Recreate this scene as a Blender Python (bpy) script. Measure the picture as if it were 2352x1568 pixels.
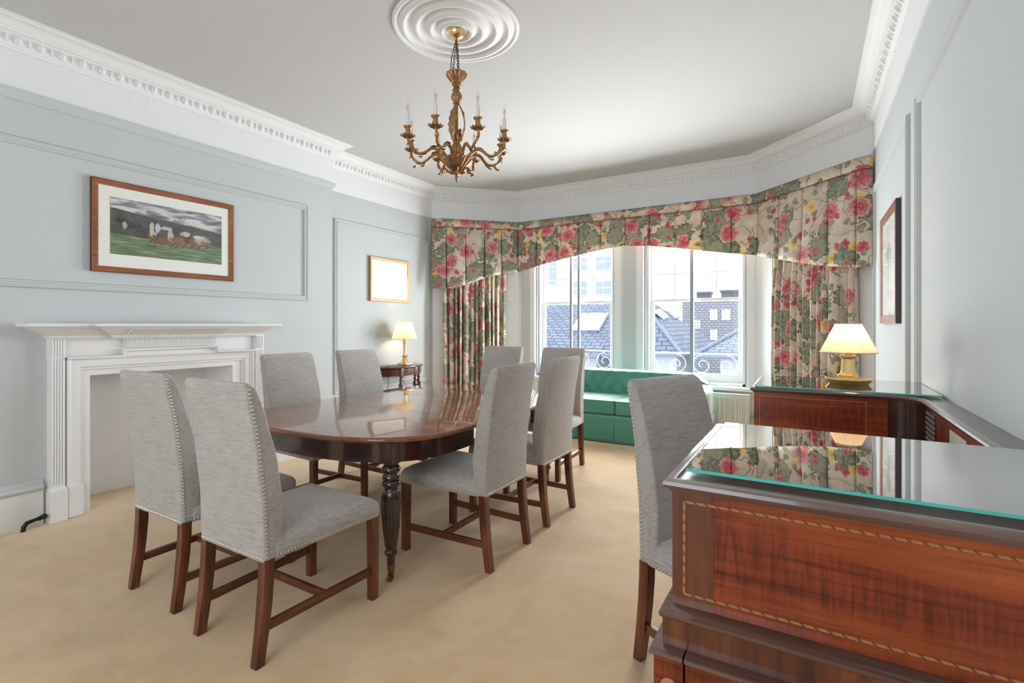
import bpy, bmesh, math, random
from math import sin, cos, pi, radians, sqrt, atan2
from mathutils import Vector, Matrix

random.seed(7)
scn = bpy.context.scene
for o in list(bpy.data.objects):
    bpy.data.objects.remove(o, do_unlink=True)
COL = scn.collection

# ------------------------------------------------------------------ camera
cam_d = bpy.data.cameras.new('camera')
cam_d.sensor_width = 36.0
cam_d.lens = 1150.0 / 2352.0 * 36.0
cam_d.shift_y = -38.0 / 2352.0
cam_d.clip_start = 0.02
cam_d.clip_end = 300
cam = bpy.data.objects.new('camera', cam_d)
cam.location = (0, 0, 1.35)
cam.rotation_euler = (radians(90), 0, radians(30.7))
COL.objects.link(cam)
scn.camera = cam

# ------------------------------------------------------------------ sky, daylight, exposure
world = bpy.data.worlds.new('sky')
scn.world = world
world.use_nodes = True
wn = world.node_tree.nodes
bg = wn['Background']
bg.inputs[0].default_value = (0.86, 0.93, 1.0, 1)
bg.inputs[1].default_value = 2.5


def light(name, kind, loc, rot, energy, color=(1, 1, 1), **kw):
    d = bpy.data.lights.new(name, kind)
    d.energy = energy
    d.color = color
    for k, v in kw.items():
        setattr(d, k, v)
    o = bpy.data.objects.new(name, d)
    o.location = loc
    o.rotation_euler = rot
    COL.objects.link(o)
    return o


# broad soft daylight from the open sky over the roofs
light('daylight_sun', 'SUN', (-1.5, 12, 6), (radians(-32), 0, radians(12)), 1.6, (1.0, 0.97, 0.93), angle=radians(30))
# diffuse daylight entering through the two sashes of the bay
for wx in (-2.89, -1.26):
    light('window_daylight', 'AREA', (wx, 7.03, 1.42), (radians(-94), 0, 0), 320, (0.92, 0.965, 1.0), shape='RECTANGLE', size=1.5, size_y=1.8)
# added fill lamp behind the camera, standing in for unseen daylight
light('rear_fill_light', 'AREA', (-1.0, -2.1, 1.75), (radians(90), 0, radians(32)), 62, (0.86, 0.93, 1.0),
      shape='RECTANGLE', size=2.2, size_y=2.3)

scn.view_settings.view_transform = 'Standard'
scn.view_settings.look = 'None'
scn.view_settings.gamma = 1.0
scn.view_settings.use_curve_mapping = False
scn.view_settings.exposure = -0.26
scn.cycles.use_denoising = True
scn.cycles.max_bounces = 12
scn.cycles.diffuse_bounces = 6
scn.cycles.glossy_bounces = 5
scn.cycles.transmission_bounces = 8
scn.cycles.transparent_max_bounces = 16
scn.cycles.sample_clamp_indirect = 6.0

# ================================================================== mesh helpers


class MB:
    def __init__(s):
        s.v = []
        s.f = []
        s.uv = {}

    def add(s, vs, fs, uvs=None):
        b = len(s.v)
        s.v += [tuple(p) for p in vs]
        for i, f in enumerate(fs):
            if uvs:
                s.uv[len(s.f)] = uvs[i]
            s.f.append(tuple(b + k for k in f))
        return s

    def box(s, x0, x1, y0, y1, z0, z1):
        return s.hexa([(x0, y0), (x1, y0), (x1, y1), (x0, y1)], z0, z1)

    def hexa(s, pts, z0, z1, pts2=None):
        n = len(pts)
        pts2 = pts2 or pts
        vs = [(p[0], p[1], z0) for p in pts] + [(p[0], p[1], z1) for p in pts2]
        fs = [tuple(range(n - 1, -1, -1)), tuple(range(n, 2 * n))]
        for i in range(n):
            j = (i + 1) % n
            fs.append((i, j, n + j, n + i))
        return s.add(vs, fs)

    def bar(s, a, b, w, h, up=(0, 0, 1)):
        """rectangular bar from a to b, w across, h along up"""
        a, b = Vector(a), Vector(b)
        d = (b - a).normalized()
        u = Vector(up)
        sd = d.cross(u).normalized()
        u = sd.cross(d).normalized()
        vs = []
        for p in (a, b):
            for i, j in ((-1, -1), (1, -1), (1, 1), (-1, 1)):
                vs.append(p + sd * (i * w / 2) + u * (j * h / 2))
        return s.add(vs, [(3, 2, 1, 0), (4, 5, 6, 7), (0, 1, 5, 4), (1, 2, 6, 5), (2, 3, 7, 6), (3, 0, 4, 7)])

    def loft(s, rings, cap=True, closed=False):
        n = len(rings[0])
        vs = [p for r in rings for p in r]
        fs = []
        m = len(rings)
        for i in range(m - (0 if closed else 1)):
            i2 = (i + 1) % m
            for j in range(n):
                k = (j + 1) % n
                fs.append((i * n + j, i * n + k, i2 * n + k, i2 * n + j))
        if cap and not closed:
            fs.append(tuple(range(n - 1, -1, -1)))
            fs.append(tuple((m - 1) * n + j for j in range(n)))
        return s.add(vs, fs)

    def lathe(s, prof, c=(0, 0, 0), n=24, mod=None, cap=True):
        rings = []
        for r, z in prof:
            ring = []
            for j in range(n):
                a = 2 * pi * j / n
                rr = r * (mod(a, z) if mod else 1)
                ring.append((c[0] + rr * cos(a), c[1] + rr * sin(a), c[2] + z))
            rings.append(ring)
        return s.loft(rings, cap)

    def tube(s, pts, r, n=8, closed=False, cap=True):
        pts = [Vector(p) for p in pts]
        m = len(pts)
        rs = r if isinstance(r, (list, tuple)) else [r] * m
        rings = []
        ref = None
        for i in range(m):
            if closed:
                d = (pts[(i + 1) % m] - pts[i - 1])
            else:
                d = pts[min(i + 1, m - 1)] - pts[max(i - 1, 0)]
            d.normalize()
            if ref is None:
                ref = Vector((0, 0, 1)) if abs(d.z) < 0.9 else Vector((1, 0, 0))
            sd = d.cross(ref).normalized()
            ref = sd.cross(d).normalized()
            rings.append([pts[i] + sd * (rs[i] * cos(2 * pi * j / n)) + ref * (rs[i] * sin(2 * pi * j / n)) for j in range(n)])
        return s.loft(rings, cap, closed)

    def sweep(s, prof, path, closed=False, cap=True, to3=None):
        """profile (d, h) along a 2-D path; d is measured to the left of the path, mitred at corners.
        to3 turns (x, y, h) into a point"""
        to3 = to3 or (lambda x, y, h: (x, y, h))
        m = len(path)
        P = [Vector(p) for p in path]
        rings = []
        for i in range(m):
            if closed or 0 < i < m - 1:
                d1 = (P[i] - P[i - 1]).normalized()
                d2 = (P[(i + 1) % m] - P[i]).normalized()
            elif i == 0:
                d1 = d2 = (P[1] - P[0]).normalized()
            else:
                d1 = d2 = (P[-1] - P[-2]).normalized()
            n1 = Vector((-d1.y, d1.x))
            n2 = Vector((-d2.y, d2.x))
            b = (n1 + n2)
            b = b / max(0.2, b.dot(n1))
            rings.append([to3(P[i].x + b.x * d, P[i].y + b.y * d, h) for d, h in prof])
        return s.loft(rings, cap, closed)

    def grid(s, fn, nu, nv, closed_u=False):
        """fn(i, j) -> (point, uv)"""
        vs = []
        uv = []
        for j in range(nv + 1):
            for i in range(nu + 1):
                p, t = fn(i / nu, j / nv)
                vs.append(p)
                uv.append(t)
        fs = []
        uvs = []
        w = nu + 1
        for j in range(nv):
            for i in range(nu):
                f = (j * w + i, j * w + i + 1, (j + 1) * w + i + 1, (j + 1) * w + i)
                fs.append(f)
                uvs.append([uv[k] for k in f])
        return s.add(vs, fs, uvs)

    def ball(s, c, r, n=8, m=5, sc=(1, 1, 1)):
        rings = []
        for i in range(1, m):
            t = pi * i / m
            rings.append([(c[0] + sc[0] * r * sin(t) * cos(2 * pi * j / n), c[1] + sc[1] * r * sin(t) * sin(2 * pi * j / n),
                           c[2] - sc[2] * r * cos(t)) for j in range(n)])
        b = len(s.v)
        s.loft(rings, cap=False)
        k = len(s.v)
        s.v += [(c[0], c[1], c[2] - sc[2] * r), (c[0], c[1], c[2] + sc[2] * r)]
        for j in range(n):
            s.f.append((b + (j + 1) % n, b + j, k))
            s.f.append((b + (m - 2) * n + j, b + (m - 2) * n + (j + 1) % n, k + 1))
        return s

    def build(s, name, mat=None, parent=None, bevel=0, seg=2, sharp=38, flat=False, weld=False, fixn=True, loc=None):
        me = bpy.data.meshes.new(name)
        me.from_pydata(s.v, [], s.f)
        if s.uv:
            ul = me.uv_layers.new(name='UVMap')
            for pi_, poly in enumerate(me.polygons):
                if pi_ in s.uv:
                    for k, li in enumerate(poly.loop_indices):
                        ul.data[li].uv = s.uv[pi_][k]
        bm = bmesh.new()
        bm.from_mesh(me)
        if weld:
            bmesh.ops.remove_doubles(bm, verts=bm.verts, dist=1e-5)
        if fixn:
            bmesh.ops.recalc_face_normals(bm, faces=bm.faces)
        if bevel:
            ed = [e for e in bm.edges if len(e.link_faces) == 2 and e.calc_face_angle(0) > radians(30)]
            bmesh.ops.bevel(bm, geom=ed, offset=bevel, segments=seg, affect='EDGES', profile=0.5, clamp_overlap=True)
        for f in bm.faces:
            f.smooth = not flat
        for e in bm.edges:
            if len(e.link_faces) == 2 and e.calc_face_angle(0) > radians(sharp):
                e.smooth = False
        bm.to_mesh(me)
        bm.free()
        o = bpy.data.objects.new(name, me)
        if mat:
            me.materials.append(mat)
        COL.objects.link(o)
        if bevel:
            wm = o.modifiers.new('normals', 'WEIGHTED_NORMAL')
            wm.weight = 100
            wm.keep_sharp = True
        if parent:
            o.parent = parent
        if loc:
            o.location = loc
        return o


def tag(o, label=None, cat=None, group=None, kind=None):
    if label:
        o['label'] = label
    if cat:
        o['category'] = cat
    if group:
        o['group'] = group
    if kind:
        o['kind'] = kind
    return o


def thing(name, label, cat, loc=(0, 0, 0), rz=0, group=None):
    o = bpy.data.objects.new(name, None)
    o.empty_display_size = 0.1
    o.location = loc
    o.rotation_euler = (0, 0, rz)
    COL.objects.link(o)
    return tag(o, label, cat, group)


def struct(o):
    o['kind'] = 'structure'
    return o


def dup(root, loc, rz, label, group=None):
    r = root.copy()
    COL.objects.link(r)
    r.location = loc
    r.rotation_euler = (0, 0, rz)
    r['label'] = label
    if group:
        r['group'] = group
    for ch in list(root.children):
        c = ch.copy()
        COL.objects.link(c)
        c.parent = r
        for g in list(ch.children):
            d = g.copy()
            COL.objects.link(d)
            d.parent = c
    return r


def rrect(w0, w1, y0, y1, z, r, n=4, cx=0.0):
    """ring: trapezoid with width w0 at y0 and w1 at y1, corners rounded by r"""
    cor = [((cx - w0 / 2, y0), 180), ((cx + w0 / 2, y0), 270), ((cx + w1 / 2, y1), 0), ((cx - w1 / 2, y1), 90)]
    out = []
    for (px, py), a0 in cor:
        sx = 1 if px < cx else -1
        sy = 1 if py == y0 else -1
        ccx, ccy = px + sx * r, py + sy * r
        for k in range(n + 1):
            a = radians(a0 + 90 * k / n)
            out.append((ccx + r * cos(a), ccy + r * sin(a), z))
    return out


# ================================================================== materials
class NT:
    def __init__(s, name):
        s.m = bpy.data.materials.new(name)
        s.m.use_nodes = True
        s.t = s.m.node_tree
        s.p = s.t.nodes['Principled BSDF']
        s.out = s.t.nodes['Material Output']

    def n(s, typ, ins=None, **props):
        nd = s.t.nodes.new(typ)
        for k, v in props.items():
            setattr(nd, k, v)
        for k, v in (ins or {}).items():
            s.set(nd, k, v)
        return nd

    def set(s, nd, k, v):
        sock = nd.inputs[k]
        if isinstance(v, bpy.types.NodeSocket):
            s.t.links.new(v, sock)
        elif isinstance(v, bpy.types.Node):
            s.t.links.new(v.outputs[0], sock)
        else:
            if isinstance(v, (tuple, list)) and len(v) == 3 and sock.type == 'RGBA':
                v = (*v, 1)
            sock.default_value = v

    def math(s, op, a, b=0.0, c=0.0, clamp=False):
        nd = s.n('ShaderNodeMath', {0: a, 1: b, 2: c}, operation=op, use_clamp=clamp)
        return nd.outputs[0]

    def mix(s, f, a, b, mode='MIX'):
        nd = s.n('ShaderNodeMix', data_type='RGBA', blend_type=mode)
        s.set(nd, 0, f)
        s.set(nd, 6, a)
        s.set(nd, 7, b)
        return nd.outputs[2]

    def ramp(s, f, stops, interp='LINEAR'):
        nd = s.n('ShaderNodeValToRGB', {0: f})
        cr = nd.color_ramp
        cr.interpolation = interp
        while len(cr.elements) > 1:
            cr.elements.remove(cr.elements[-1])
        for i, (p, c) in enumerate(stops):
            e = cr.elements[0] if i == 0 else cr.elements.new(p)
            e.position = p
            e.color = (*c, 1) if len(c) == 3 else c
        return nd.outputs[0]

    def smooth(s, v, lo, hi):
        nd = s.n('ShaderNodeMapRange', {0: v, 1: lo, 2: hi, 3: 0.0, 4: 1.0}, interpolation_type='SMOOTHSTEP')
        return nd.outputs[0]

    def coord(s, kind='Object', scale=(1, 1, 1), loc=(0, 0, 0), rot=(0, 0, 0)):
        tc = s.n('ShaderNodeTexCoord')
        mp = s.n('ShaderNodeMapping', {'Vector': tc.outputs[kind], 'Scale': scale, 'Location': loc, 'Rotation': rot})
        return mp.outputs[0]

    def noise(s, vec, scale, detail=3, rough=0.5, dist=0.0):
        return s.n('ShaderNodeTexNoise', {'Vector': vec, 'Scale': scale, 'Detail': detail, 'Roughness': rough, 'Distortion': dist})

    def bump(s, h, strength=0.2, dist=0.01):
        b = s.n('ShaderNodeBump', {'Height': h, 'Strength': strength, 'Distance': dist})
        s.set(s.p, 'Normal', b)
        return b

    def bs(s, **kw):
        nm = {'color': 'Base Color', 'rough': 'Roughness', 'metal': 'Metallic', 'spec': 'Specular IOR Level', 'coat': 'Coat Weight',
              'coatr': 'Coat Roughness', 'sheen': 'Sheen Weight', 'trans': 'Transmission Weight', 'ior': 'IOR', 'alpha': 'Alpha'}
        for k, v in kw.items():
            s.set(s.p, nm[k], v)
        return s


def plain(name, color, rough=0.5, metal=0.0, vary=0.06, scale=6.0, bump=0.0, **kw):
    t = NT(name)
    c = t.coord()
    nz = t.noise(c, scale, 4)
    dark = tuple(x * (1 - vary) for x in color)
    lite = tuple(min(1, x * (1 + vary)) for x in color)
    t.bs(color=t.mix(nz.outputs[0], dark, lite), rough=rough, metal=metal, **kw)
    if bump:
        nb = t.noise(c, scale * 12, 3)
        t.bump(nb.outputs[0], bump, 0.002)
    return t.m


def wood(name, dark, mid, light_, axis='X', scale=1.0, rough=0.3, coat=0.0, coatr=0.08, figure=0.0, spec=0.5):
    t = NT(name)
    st = {'X': (1.2, 14, 14), 'Y': (14, 1.2, 14), 'Z': (14, 14, 1.2)}[axis]
    c = t.coord('Object', tuple(x * scale for x in st))
    n1 = t.noise(c, 1.6, 6, 0.62, 0.9)
    c2 = t.coord('Object', tuple(x * scale * (6 if x > 2 else 2.0) for x in st))
    n2 = t.noise(c2, 2.0, 3, 0.6)
    c3 = t.coord('Object', (1.3, 1.3, 1.3))
    n3 = t.noise(c3, 2.2, 3)
    f = t.math('ADD', t.math('MULTIPLY', n1.outputs[0], 0.72), t.math('MULTIPLY', n3.outputs[0], 0.36))
    base = t.ramp(f, [(0.30, dark), (0.52, mid), (0.74, light_)])
    if figure:
        cross = {'X': (30, 2.5, 2.5), 'Y': (2.5, 30, 2.5), 'Z': (2.5, 2.5, 30)}[axis]
        nf = t.noise(t.coord('Object', cross), 2.0, 3, 0.5, 1.5)
        base = t.mix(t.math('MULTIPLY', t.smooth(nf.outputs[0], 0.35, 0.7), figure), base, tuple(min(1, x * 1.9) for x in mid))
    fine = t.smooth(n2.outputs[0], 0.3, 0.62)
    col = t.mix(t.math('SUBTRACT', 1.0, fine), base, tuple(x * 0.55 for x in dark))
    col = t.mix(0.72, base, t.mix(t.math('MULTIPLY', t.math('SUBTRACT', 1.0, fine), 0.6), base, col))
    t.bs(color=col, rough=rough, coat=coat, coatr=coatr, spec=spec)
    t.bump(n2.outputs[0], 0.05, 0.001)
    return t.m


def slub(name, axis):
    """light grey chenille with a slub running across"""
    t = NT(name)
    sc = {'X': (16, 90, 150), 'Y': (90, 16, 150), 'S': (110, 22, 110)}[axis]
    c = t.coord('Object', sc)
    n1 = t.noise(c, 1.0, 4, 0.6, 0.6)
    n2 = t.noise(t.coord('Object', (5, 5, 5)), 1.3, 3)
    f = t.math('ADD', t.math('MULTIPLY', n1.outputs[0], 0.8), t.math('MULTIPLY', n2.outputs[0], 0.25))
    col = t.ramp(f, [(0.30, (0.27, 0.25, 0.23)), (0.46, (0.365, 0.34, 0.318)), (0.60, (0.43, 0.405, 0.38)), (0.78, (0.50, 0.475, 0.45))])
    t.bs(color=col, rough=0.85, sheen=0.5, spec=0.2)
    t.bump(n1.outputs[0], 0.35, 0.004)
    return t.m


def floral(name, seed=0.0):
    """cream furnishing chintz with roses, leaves and buds; UV is the cloth in metres"""
    t = NT(name)
    uv = t.coord('UV', (0.92, 0.92, 1), (seed, seed * 0.7, 0))
    w1 = t.noise(uv, 7.0, 3, 0.55)
    w2 = t.noise(uv, 22.0, 3, 0.6)
    w3 = t.noise(uv, 34.0, 2, 0.5)
    off = t.n('ShaderNodeVectorMath', {0: w1.outputs[1], 1: (0.5, 0.5, 0.5)}, operation='SUBTRACT')
    off = t.n('ShaderNodeVectorMath', {0: off.outputs[0], 3: 0.10}, operation='SCALE')
    off2 = t.n('ShaderNodeVectorMath', {0: w2.outputs[1], 1: (0.5, 0.5, 0.5)}, operation='SUBTRACT')
    off2 = t.n('ShaderNodeVectorMath', {0: off2.outputs[0], 3: 0.055}, operation='SCALE')
    uw = t.n('ShaderNodeVectorMath', {0: uv, 1: off.outputs[0]}, operation='ADD').outputs[0]
    uw2 = t.n('ShaderNodeVectorMath', {0: uw, 1: off2.outputs[0]}, operation='ADD').outputs[0]

    def vor(vec, scale, shift, rand=0.85):
        mp = t.n('ShaderNodeMapping', {'Vector': vec, 'Location': shift})
        return t.n('ShaderNodeTexVoronoi', {'Vector': mp.outputs[0], 'Scale': scale, 'Randomness': rand}, voronoi_dimensions='2D')

    def pick(v, lo):
        sp = t.n('ShaderNodeSeparateColor', {0: v.outputs['Color']})
        return t.math('GREATER_THAN', sp.outputs[0], lo), sp

    col = t.mix(t.smooth(w1.outputs[0], 0.35, 0.65), (0.62, 0.51, 0.40), (0.74, 0.64, 0.52))
    # thin olive stems
    ns = t.noise(uv, 4.5, 2, 0.4, 0.3)
    stem = t.math('LESS_THAN', t.math('ABSOLUTE', t.math('SUBTRACT', ns.outputs[0], 0.5)), 0.010)
    col = t.mix(t.math('MULTIPLY', stem, 0.8), col, (0.28, 0.25, 0.16))
    # yellow blooms
    vy = vor(uw, 4.6, (0.37, 5.2, 0))
    py, spy = pick(vy, 0.70)
    my = t.math('MULTIPLY', py, t.math('LESS_THAN', vy.outputs['Distance'], 0.30))
    col = t.mix(my, col, t.ramp(vy.outputs['Distance'], [(0.0, (0.55, 0.33, 0.08)), (0.12, (0.78, 0.55, 0.20)), (0.3, (0.80, 0.66, 0.38))]))
    # leaf sprays
    vl = vor(uw2, 4.6, (0.0, 0.0, 0))
    pl, spl = pick(vl, 0.30)
    dl = t.math('ADD', vl.outputs['Distance'], t.math('MULTIPLY', t.math('SUBTRACT', w3.outputs[0], 0.5), 0.55))
    ml = t.math('MULTIPLY', pl, t.math('LESS_THAN', dl, 0.47))
    mlo = t.math('MULTIPLY', pl, t.math('LESS_THAN', t.math('ABSOLUTE', t.math('SUBTRACT', dl, 0.455)), 0.03))
    vein = t.n('ShaderNodeTexVoronoi', {'Vector': uw2, 'Scale': 26.0}, voronoi_dimensions='2D', feature='DISTANCE_TO_EDGE')
    green = t.mix(t.smooth(w2.outputs[0], 0.36, 0.62), (0.19, 0.205, 0.14), (0.37, 0.37, 0.27))
    green = t.mix(t.math('MULTIPLY', t.math('LESS_THAN', vein.outputs['Distance'], 0.055), 0.6), green, (0.12, 0.13, 0.09))
    tone = t.n('ShaderNodeSeparateColor', {0: vl.outputs['Color']})
    green = t.mix(t.math('MULTIPLY', t.math('GREATER_THAN', tone.outputs[1], 0.55), 0.6), green, (0.42, 0.40, 0.29))
    col = t.mix(ml, col, green)
    col = t.mix(mlo, col, (0.13, 0.14, 0.095))
    # small sprigs
    vg = vor(uw2, 9.0, (7.7, 3.3, 0))
    pg, spg = pick(vg, 0.55)
    mg = t.math('MULTIPLY', pg, t.math('LESS_THAN', vg.outputs['Distance'], 0.27))
    col = t.mix(mg, col, t.mix(t.smooth(w2.outputs[0], 0.4, 0.6), (0.24, 0.24, 0.16), (0.40, 0.37, 0.25)))
    # full roses
    vr = vor(uw, 3.6, (1.9, 0.45, 0))
    pr, spr = pick(vr, 0.46)
    dr = t.math('ADD', vr.outputs['Distance'], t.math('MULTIPLY', t.math('SUBTRACT', w3.outputs[0], 0.5), 0.16))
    mr = t.math('MULTIPLY', pr, t.math('LESS_THAN', t.math('ADD', dr, t.math('MULTIPLY', w2.outputs[0], 0.16)), 0.40))
    ring = t.math('SINE', t.math('ADD', t.math('MULTIPLY', dr, 46.0), t.math('MULTIPLY', w2.outputs[0], 22.0)))
    rose = t.ramp(dr, [(0.0, (0.36, 0.045, 0.07)), (0.10, (0.52, 0.10, 0.13)), (0.22, (0.64, 0.24, 0.25)), (0.36, (0.72, 0.46, 0.41))])
    rose = t.mix(t.math('MULTIPLY', t.smooth(ring, 0.2, 0.9), 0.65), rose, (0.48, 0.085, 0.12))
    rose = t.mix(t.math('MULTIPLY', t.smooth(ring, -0.2, -0.95), 0.35), rose, (0.86, 0.60, 0.54))
    col = t.mix(mr, col, rose)
    # crimson buds
    vb = vor(uw2, 9.5, (4.4, 2.2, 0))
    pb, spb = pick(vb, 0.77)
    mb_ = t.math('MULTIPLY', pb, t.math('LESS_THAN', vb.outputs['Distance'], 0.30))
    col = t.mix(mb_, col, t.ramp(vb.outputs['Distance'], [(0.0, (0.42, 0.05, 0.085)), (0.3, (0.62, 0.20, 0.22))]))
    t.bs(color=col, rough=0.75, sheen=0.15, spec=0.25)
    wv = t.noise(t.coord('UV', (900, 900, 900)), 1.0, 1)
    t.bump(wv.outputs[0], 0.06, 0.001)
    # a little daylight comes through the cloth
    tr = t.n('ShaderNodeBsdfTranslucent', {'Color': col})
    mx = t.n('ShaderNodeMixShader', {0: 0.18, 1: t.p.outputs[0], 2: tr.outputs[0]})
    t.t.links.new(mx.outputs[0], t.out.inputs[0])
    return t.m


def glass(name, tint=(1, 1, 1), refl=1.0, rough=0.0):
    """clear flat glass: see-through with a Fresnel reflection"""
    t = NT(name)
    fr = t.n('ShaderNodeFresnel', {'IOR': 1.5})
    tp = t.n('ShaderNodeBsdfTransparent', {'Color': (*tint, 1)})
    gl = t.n('ShaderNodeBsdfGlossy', {'Roughness': rough})
    geo = t.n('ShaderNodeNewGeometry')
    fac = t.math('MULTIPLY', t.math('MULTIPLY', fr.outputs[0], refl, clamp=True), t.math('SUBTRACT', 1.0, geo.outputs['Backfacing']))
    mx = t.n('ShaderNodeMixShader', {0: fac, 1: tp.outputs[0], 2: gl.outputs[0]})
    t.t.links.new(mx.outputs[0], t.out.inputs[0])
    return t.m


def mat_carpet():
    t = NT('carpet_beige')
    c = t.coord()
    n1 = t.noise(c, 220, 3, 0.7)
    n2 = t.noise(c, 2.4, 4, 0.6, 0.5)
    n3 = t.noise(t.coord('Object', (3, 9, 1)), 1.4, 4, 0.6)
    base = t.ramp(n2.outputs[0], [(0.30, (0.61, 0.39, 0.185)), (0.55, (0.74, 0.505, 0.265)), (0.75, (0.80, 0.59, 0.355))])
    base = t.mix(t.math('MULTIPLY', t.smooth(n3.outputs[0], 0.45, 0.75), 0.35), base, (0.72, 0.58, 0.40))
    col = t.mix(t.math('MULTIPLY', t.smooth(n1.outputs[0], 0.6, 0.3), 0.4), base, (0.42, 0.29, 0.165))
    t.bs(color=col, rough=0.8, spec=0.2, sheen=0.4)
    t.bump(n1.outputs[0], 0.5, 0.006)
    return t.m


def mat_frieze():
    t = NT('frieze_plaster')
    c = t.coord('Object', (1, 1, 1))
    v = t.n('ShaderNodeTexVoronoi', {'Vector': c, 'Scale': 3.4}, feature='SMOOTH_F1')
    r = t.math('SINE', t.math('MULTIPLY', v.outputs['Distance'], 42.0))
    n = t.noise(c, 9, 3)
    h = t.math('MULTIPLY', t.smooth(r, 0.5, 1.0), t.smooth(n.outputs[0], 0.45, 0.6))
    t.bs(color=(0.80, 0.81, 0.82), rough=0.6, spec=0.3)
    t.bump(h, 0.25, 0.006)
    return t.m


def mat_inlay():
    """boxwood stringing with a rope of darker dashes, running along X"""
    t = NT('boxwood_inlay')
    sx = t.n('ShaderNodeSeparateXYZ', {0: t.coord()})
    a = t.math('ADD', sx.outputs[0], sx.outputs[2])
    fr = t.math('FRACT', t.math('MULTIPLY', a, 48.0))
    col = t.mix(t.math('GREATER_THAN', fr, 0.72), (0.36, 0.155, 0.052), (0.15, 0.05, 0.02))
    t.bs(color=col, rough=0.3, coat=0.4)
    return t.m


def mat_slate(name, a, b, sc=5.0):
    t = NT(name)
    c = t.coord('UV', (sc, sc, 1))
    br = t.n('ShaderNodeTexBrick', {'Vector': c, 'Color1': (*a, 1), 'Color2': (*b, 1), 'Mortar': tuple(x * 0.38 for x in a) + (1,),
                                    'Scale': 1.0, 'Mortar Size': 0.09, 'Brick Width': 1.4, 'Row Height': 0.8})
    t.bs(color=br.outputs[0], rough=0.5)
    return t.m


def mat_print_field():
    """sporting print: grey sky, dark hill, bay and grey horses bunched over a green field"""
    t = NT('print_landscape')
    uv = t.coord('UV')
    sp = t.n('ShaderNodeSeparateXYZ', {0: uv})
    x, y = sp.outputs[0], sp.outputs[1]
    n1 = t.noise(t.coord('UV', (2.2, 5, 1)), 2.0, 5, 0.6, 0.6)
    n2 = t.noise(t.coord('UV', (14, 7, 1)), 1.6, 4, 0.6, 0.8)
    n3 = t.noise(t.coord('UV', (3, 22, 1)), 1.6, 4, 0.6, 0.5)
    n4 = t.noise(t.coord('UV', (24, 12, 1)), 1.3, 3, 0.6, 0.6)
    sky = t.ramp(n1.outputs[0], [(0.32, (0.12, 0.12, 0.14)), (0.47, (0.27, 0.27, 0.29)), (0.56, (0.60, 0.60, 0.58)), (0.8, (0.72, 0.71, 0.66))])
    hill = t.mix(n2.outputs[0], (0.035, 0.045, 0.04), (0.12, 0.13, 0.115))
    hy = t.math('ADD', t.math('SUBTRACT', 0.78, t.math('MULTIPLY', x, 0.17)), t.math('MULTIPLY', n1.outputs[0], 0.06))
    col = t.mix(t.math('LESS_THAN', y, hy), sky, hill)
    grass = t.ramp(n3.outputs[0], [(0.3, (0.055, 0.085, 0.05)), (0.5, (0.14, 0.20, 0.10)), (0.7, (0.32, 0.40, 0.22))])
    gy = t.math('ADD', 0.33, t.math('MULTIPLY', n2.outputs[0], 0.06))
    col = t.mix(t.math('LESS_THAN', y, gy), col, grass)
    blobs = [(0.10, 0.60, 0.07, 0.05, (0.035, 0.035, 0.04)), (0.17, 0.56, 0.09, 0.07, (0.05, 0.045, 0.045)), (0.11, 0.52, 0.02, 0.08, (0.45, 0.43, 0.40)),
             (0.28, 0.46, 0.09, 0.08, (0.07, 0.055, 0.05)), (0.27, 0.37, 0.06, 0.03, (0.05, 0.04, 0.04)), (0.345, 0.44, 0.035, 0.12, (0.55, 0.50, 0.42)),
             (0.36, 0.60, 0.05, 0.13, (0.06, 0.06, 0.065)), (0.385, 0.58, 0.025, 0.10, (0.52, 0.55, 0.62)), (0.335, 0.56, 0.02, 0.11, (0.58, 0.53, 0.46)),
             (0.40, 0.36, 0.10, 0.08, (0.13, 0.06, 0.04)), (0.46, 0.34, 0.09, 0.07, (0.20, 0.09, 0.06)), (0.47, 0.58, 0.06, 0.04, (0.55, 0.46, 0.40)),
             (0.50, 0.46, 0.03, 0.12, (0.56, 0.48, 0.38)), (0.56, 0.56, 0.055, 0.11, (0.055, 0.06, 0.06)), (0.57, 0.36, 0.085, 0.10, (0.27, 0.125, 0.07)),
             (0.64, 0.52, 0.05, 0.05, (0.58, 0.48, 0.44)), (0.68, 0.40, 0.05, 0.09, (0.08, 0.05, 0.045)), (0.74, 0.38, 0.09, 0.10, (0.23, 0.11, 0.065)),
             (0.80, 0.44, 0.08, 0.10, (0.46, 0.41, 0.35)), (0.84, 0.37, 0.06, 0.07, (0.20, 0.12, 0.08)), (0.76, 0.50, 0.06, 0.04, (0.62, 0.58, 0.54))]
    for cx, cy, rx, ry, c in blobs:
        dx = t.math('DIVIDE', t.math('SUBTRACT', x, cx), rx)
        dy = t.math('DIVIDE', t.math('SUBTRACT', y, cy), ry)
        d = t.math('ADD', t.math('MULTIPLY', dx, dx), t.math('MULTIPLY', dy, dy))
        d = t.math('ADD', d, t.math('MULTIPLY', n4.outputs[0], 3.0))
        col = t.mix(t.math('MULTIPLY', t.smooth(d, 2.6, 2.0), 0.92), col, c)
    for cx in (0.33, 0.38, 0.44, 0.53, 0.57, 0.63, 0.70, 0.77, 0.84):
        lg = t.math('ABSOLUTE', t.math('SUBTRACT', x, t.math('ADD', cx, t.math('MULTIPLY', t.math('SUBTRACT', y, 0.3), 0.5))))
        m = t.math('MULTIPLY', t.math('LESS_THAN', lg, 0.007), t.math('MULTIPLY', t.math('LESS_THAN', y, 0.34), t.math('GREATER_THAN', y, 0.24)))
        col = t.mix(m, col, (0.12, 0.07, 0.05))
    t.bs(color=col, rough=0.5, coat=0.12, coatr=0.05)
    return t.m


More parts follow.
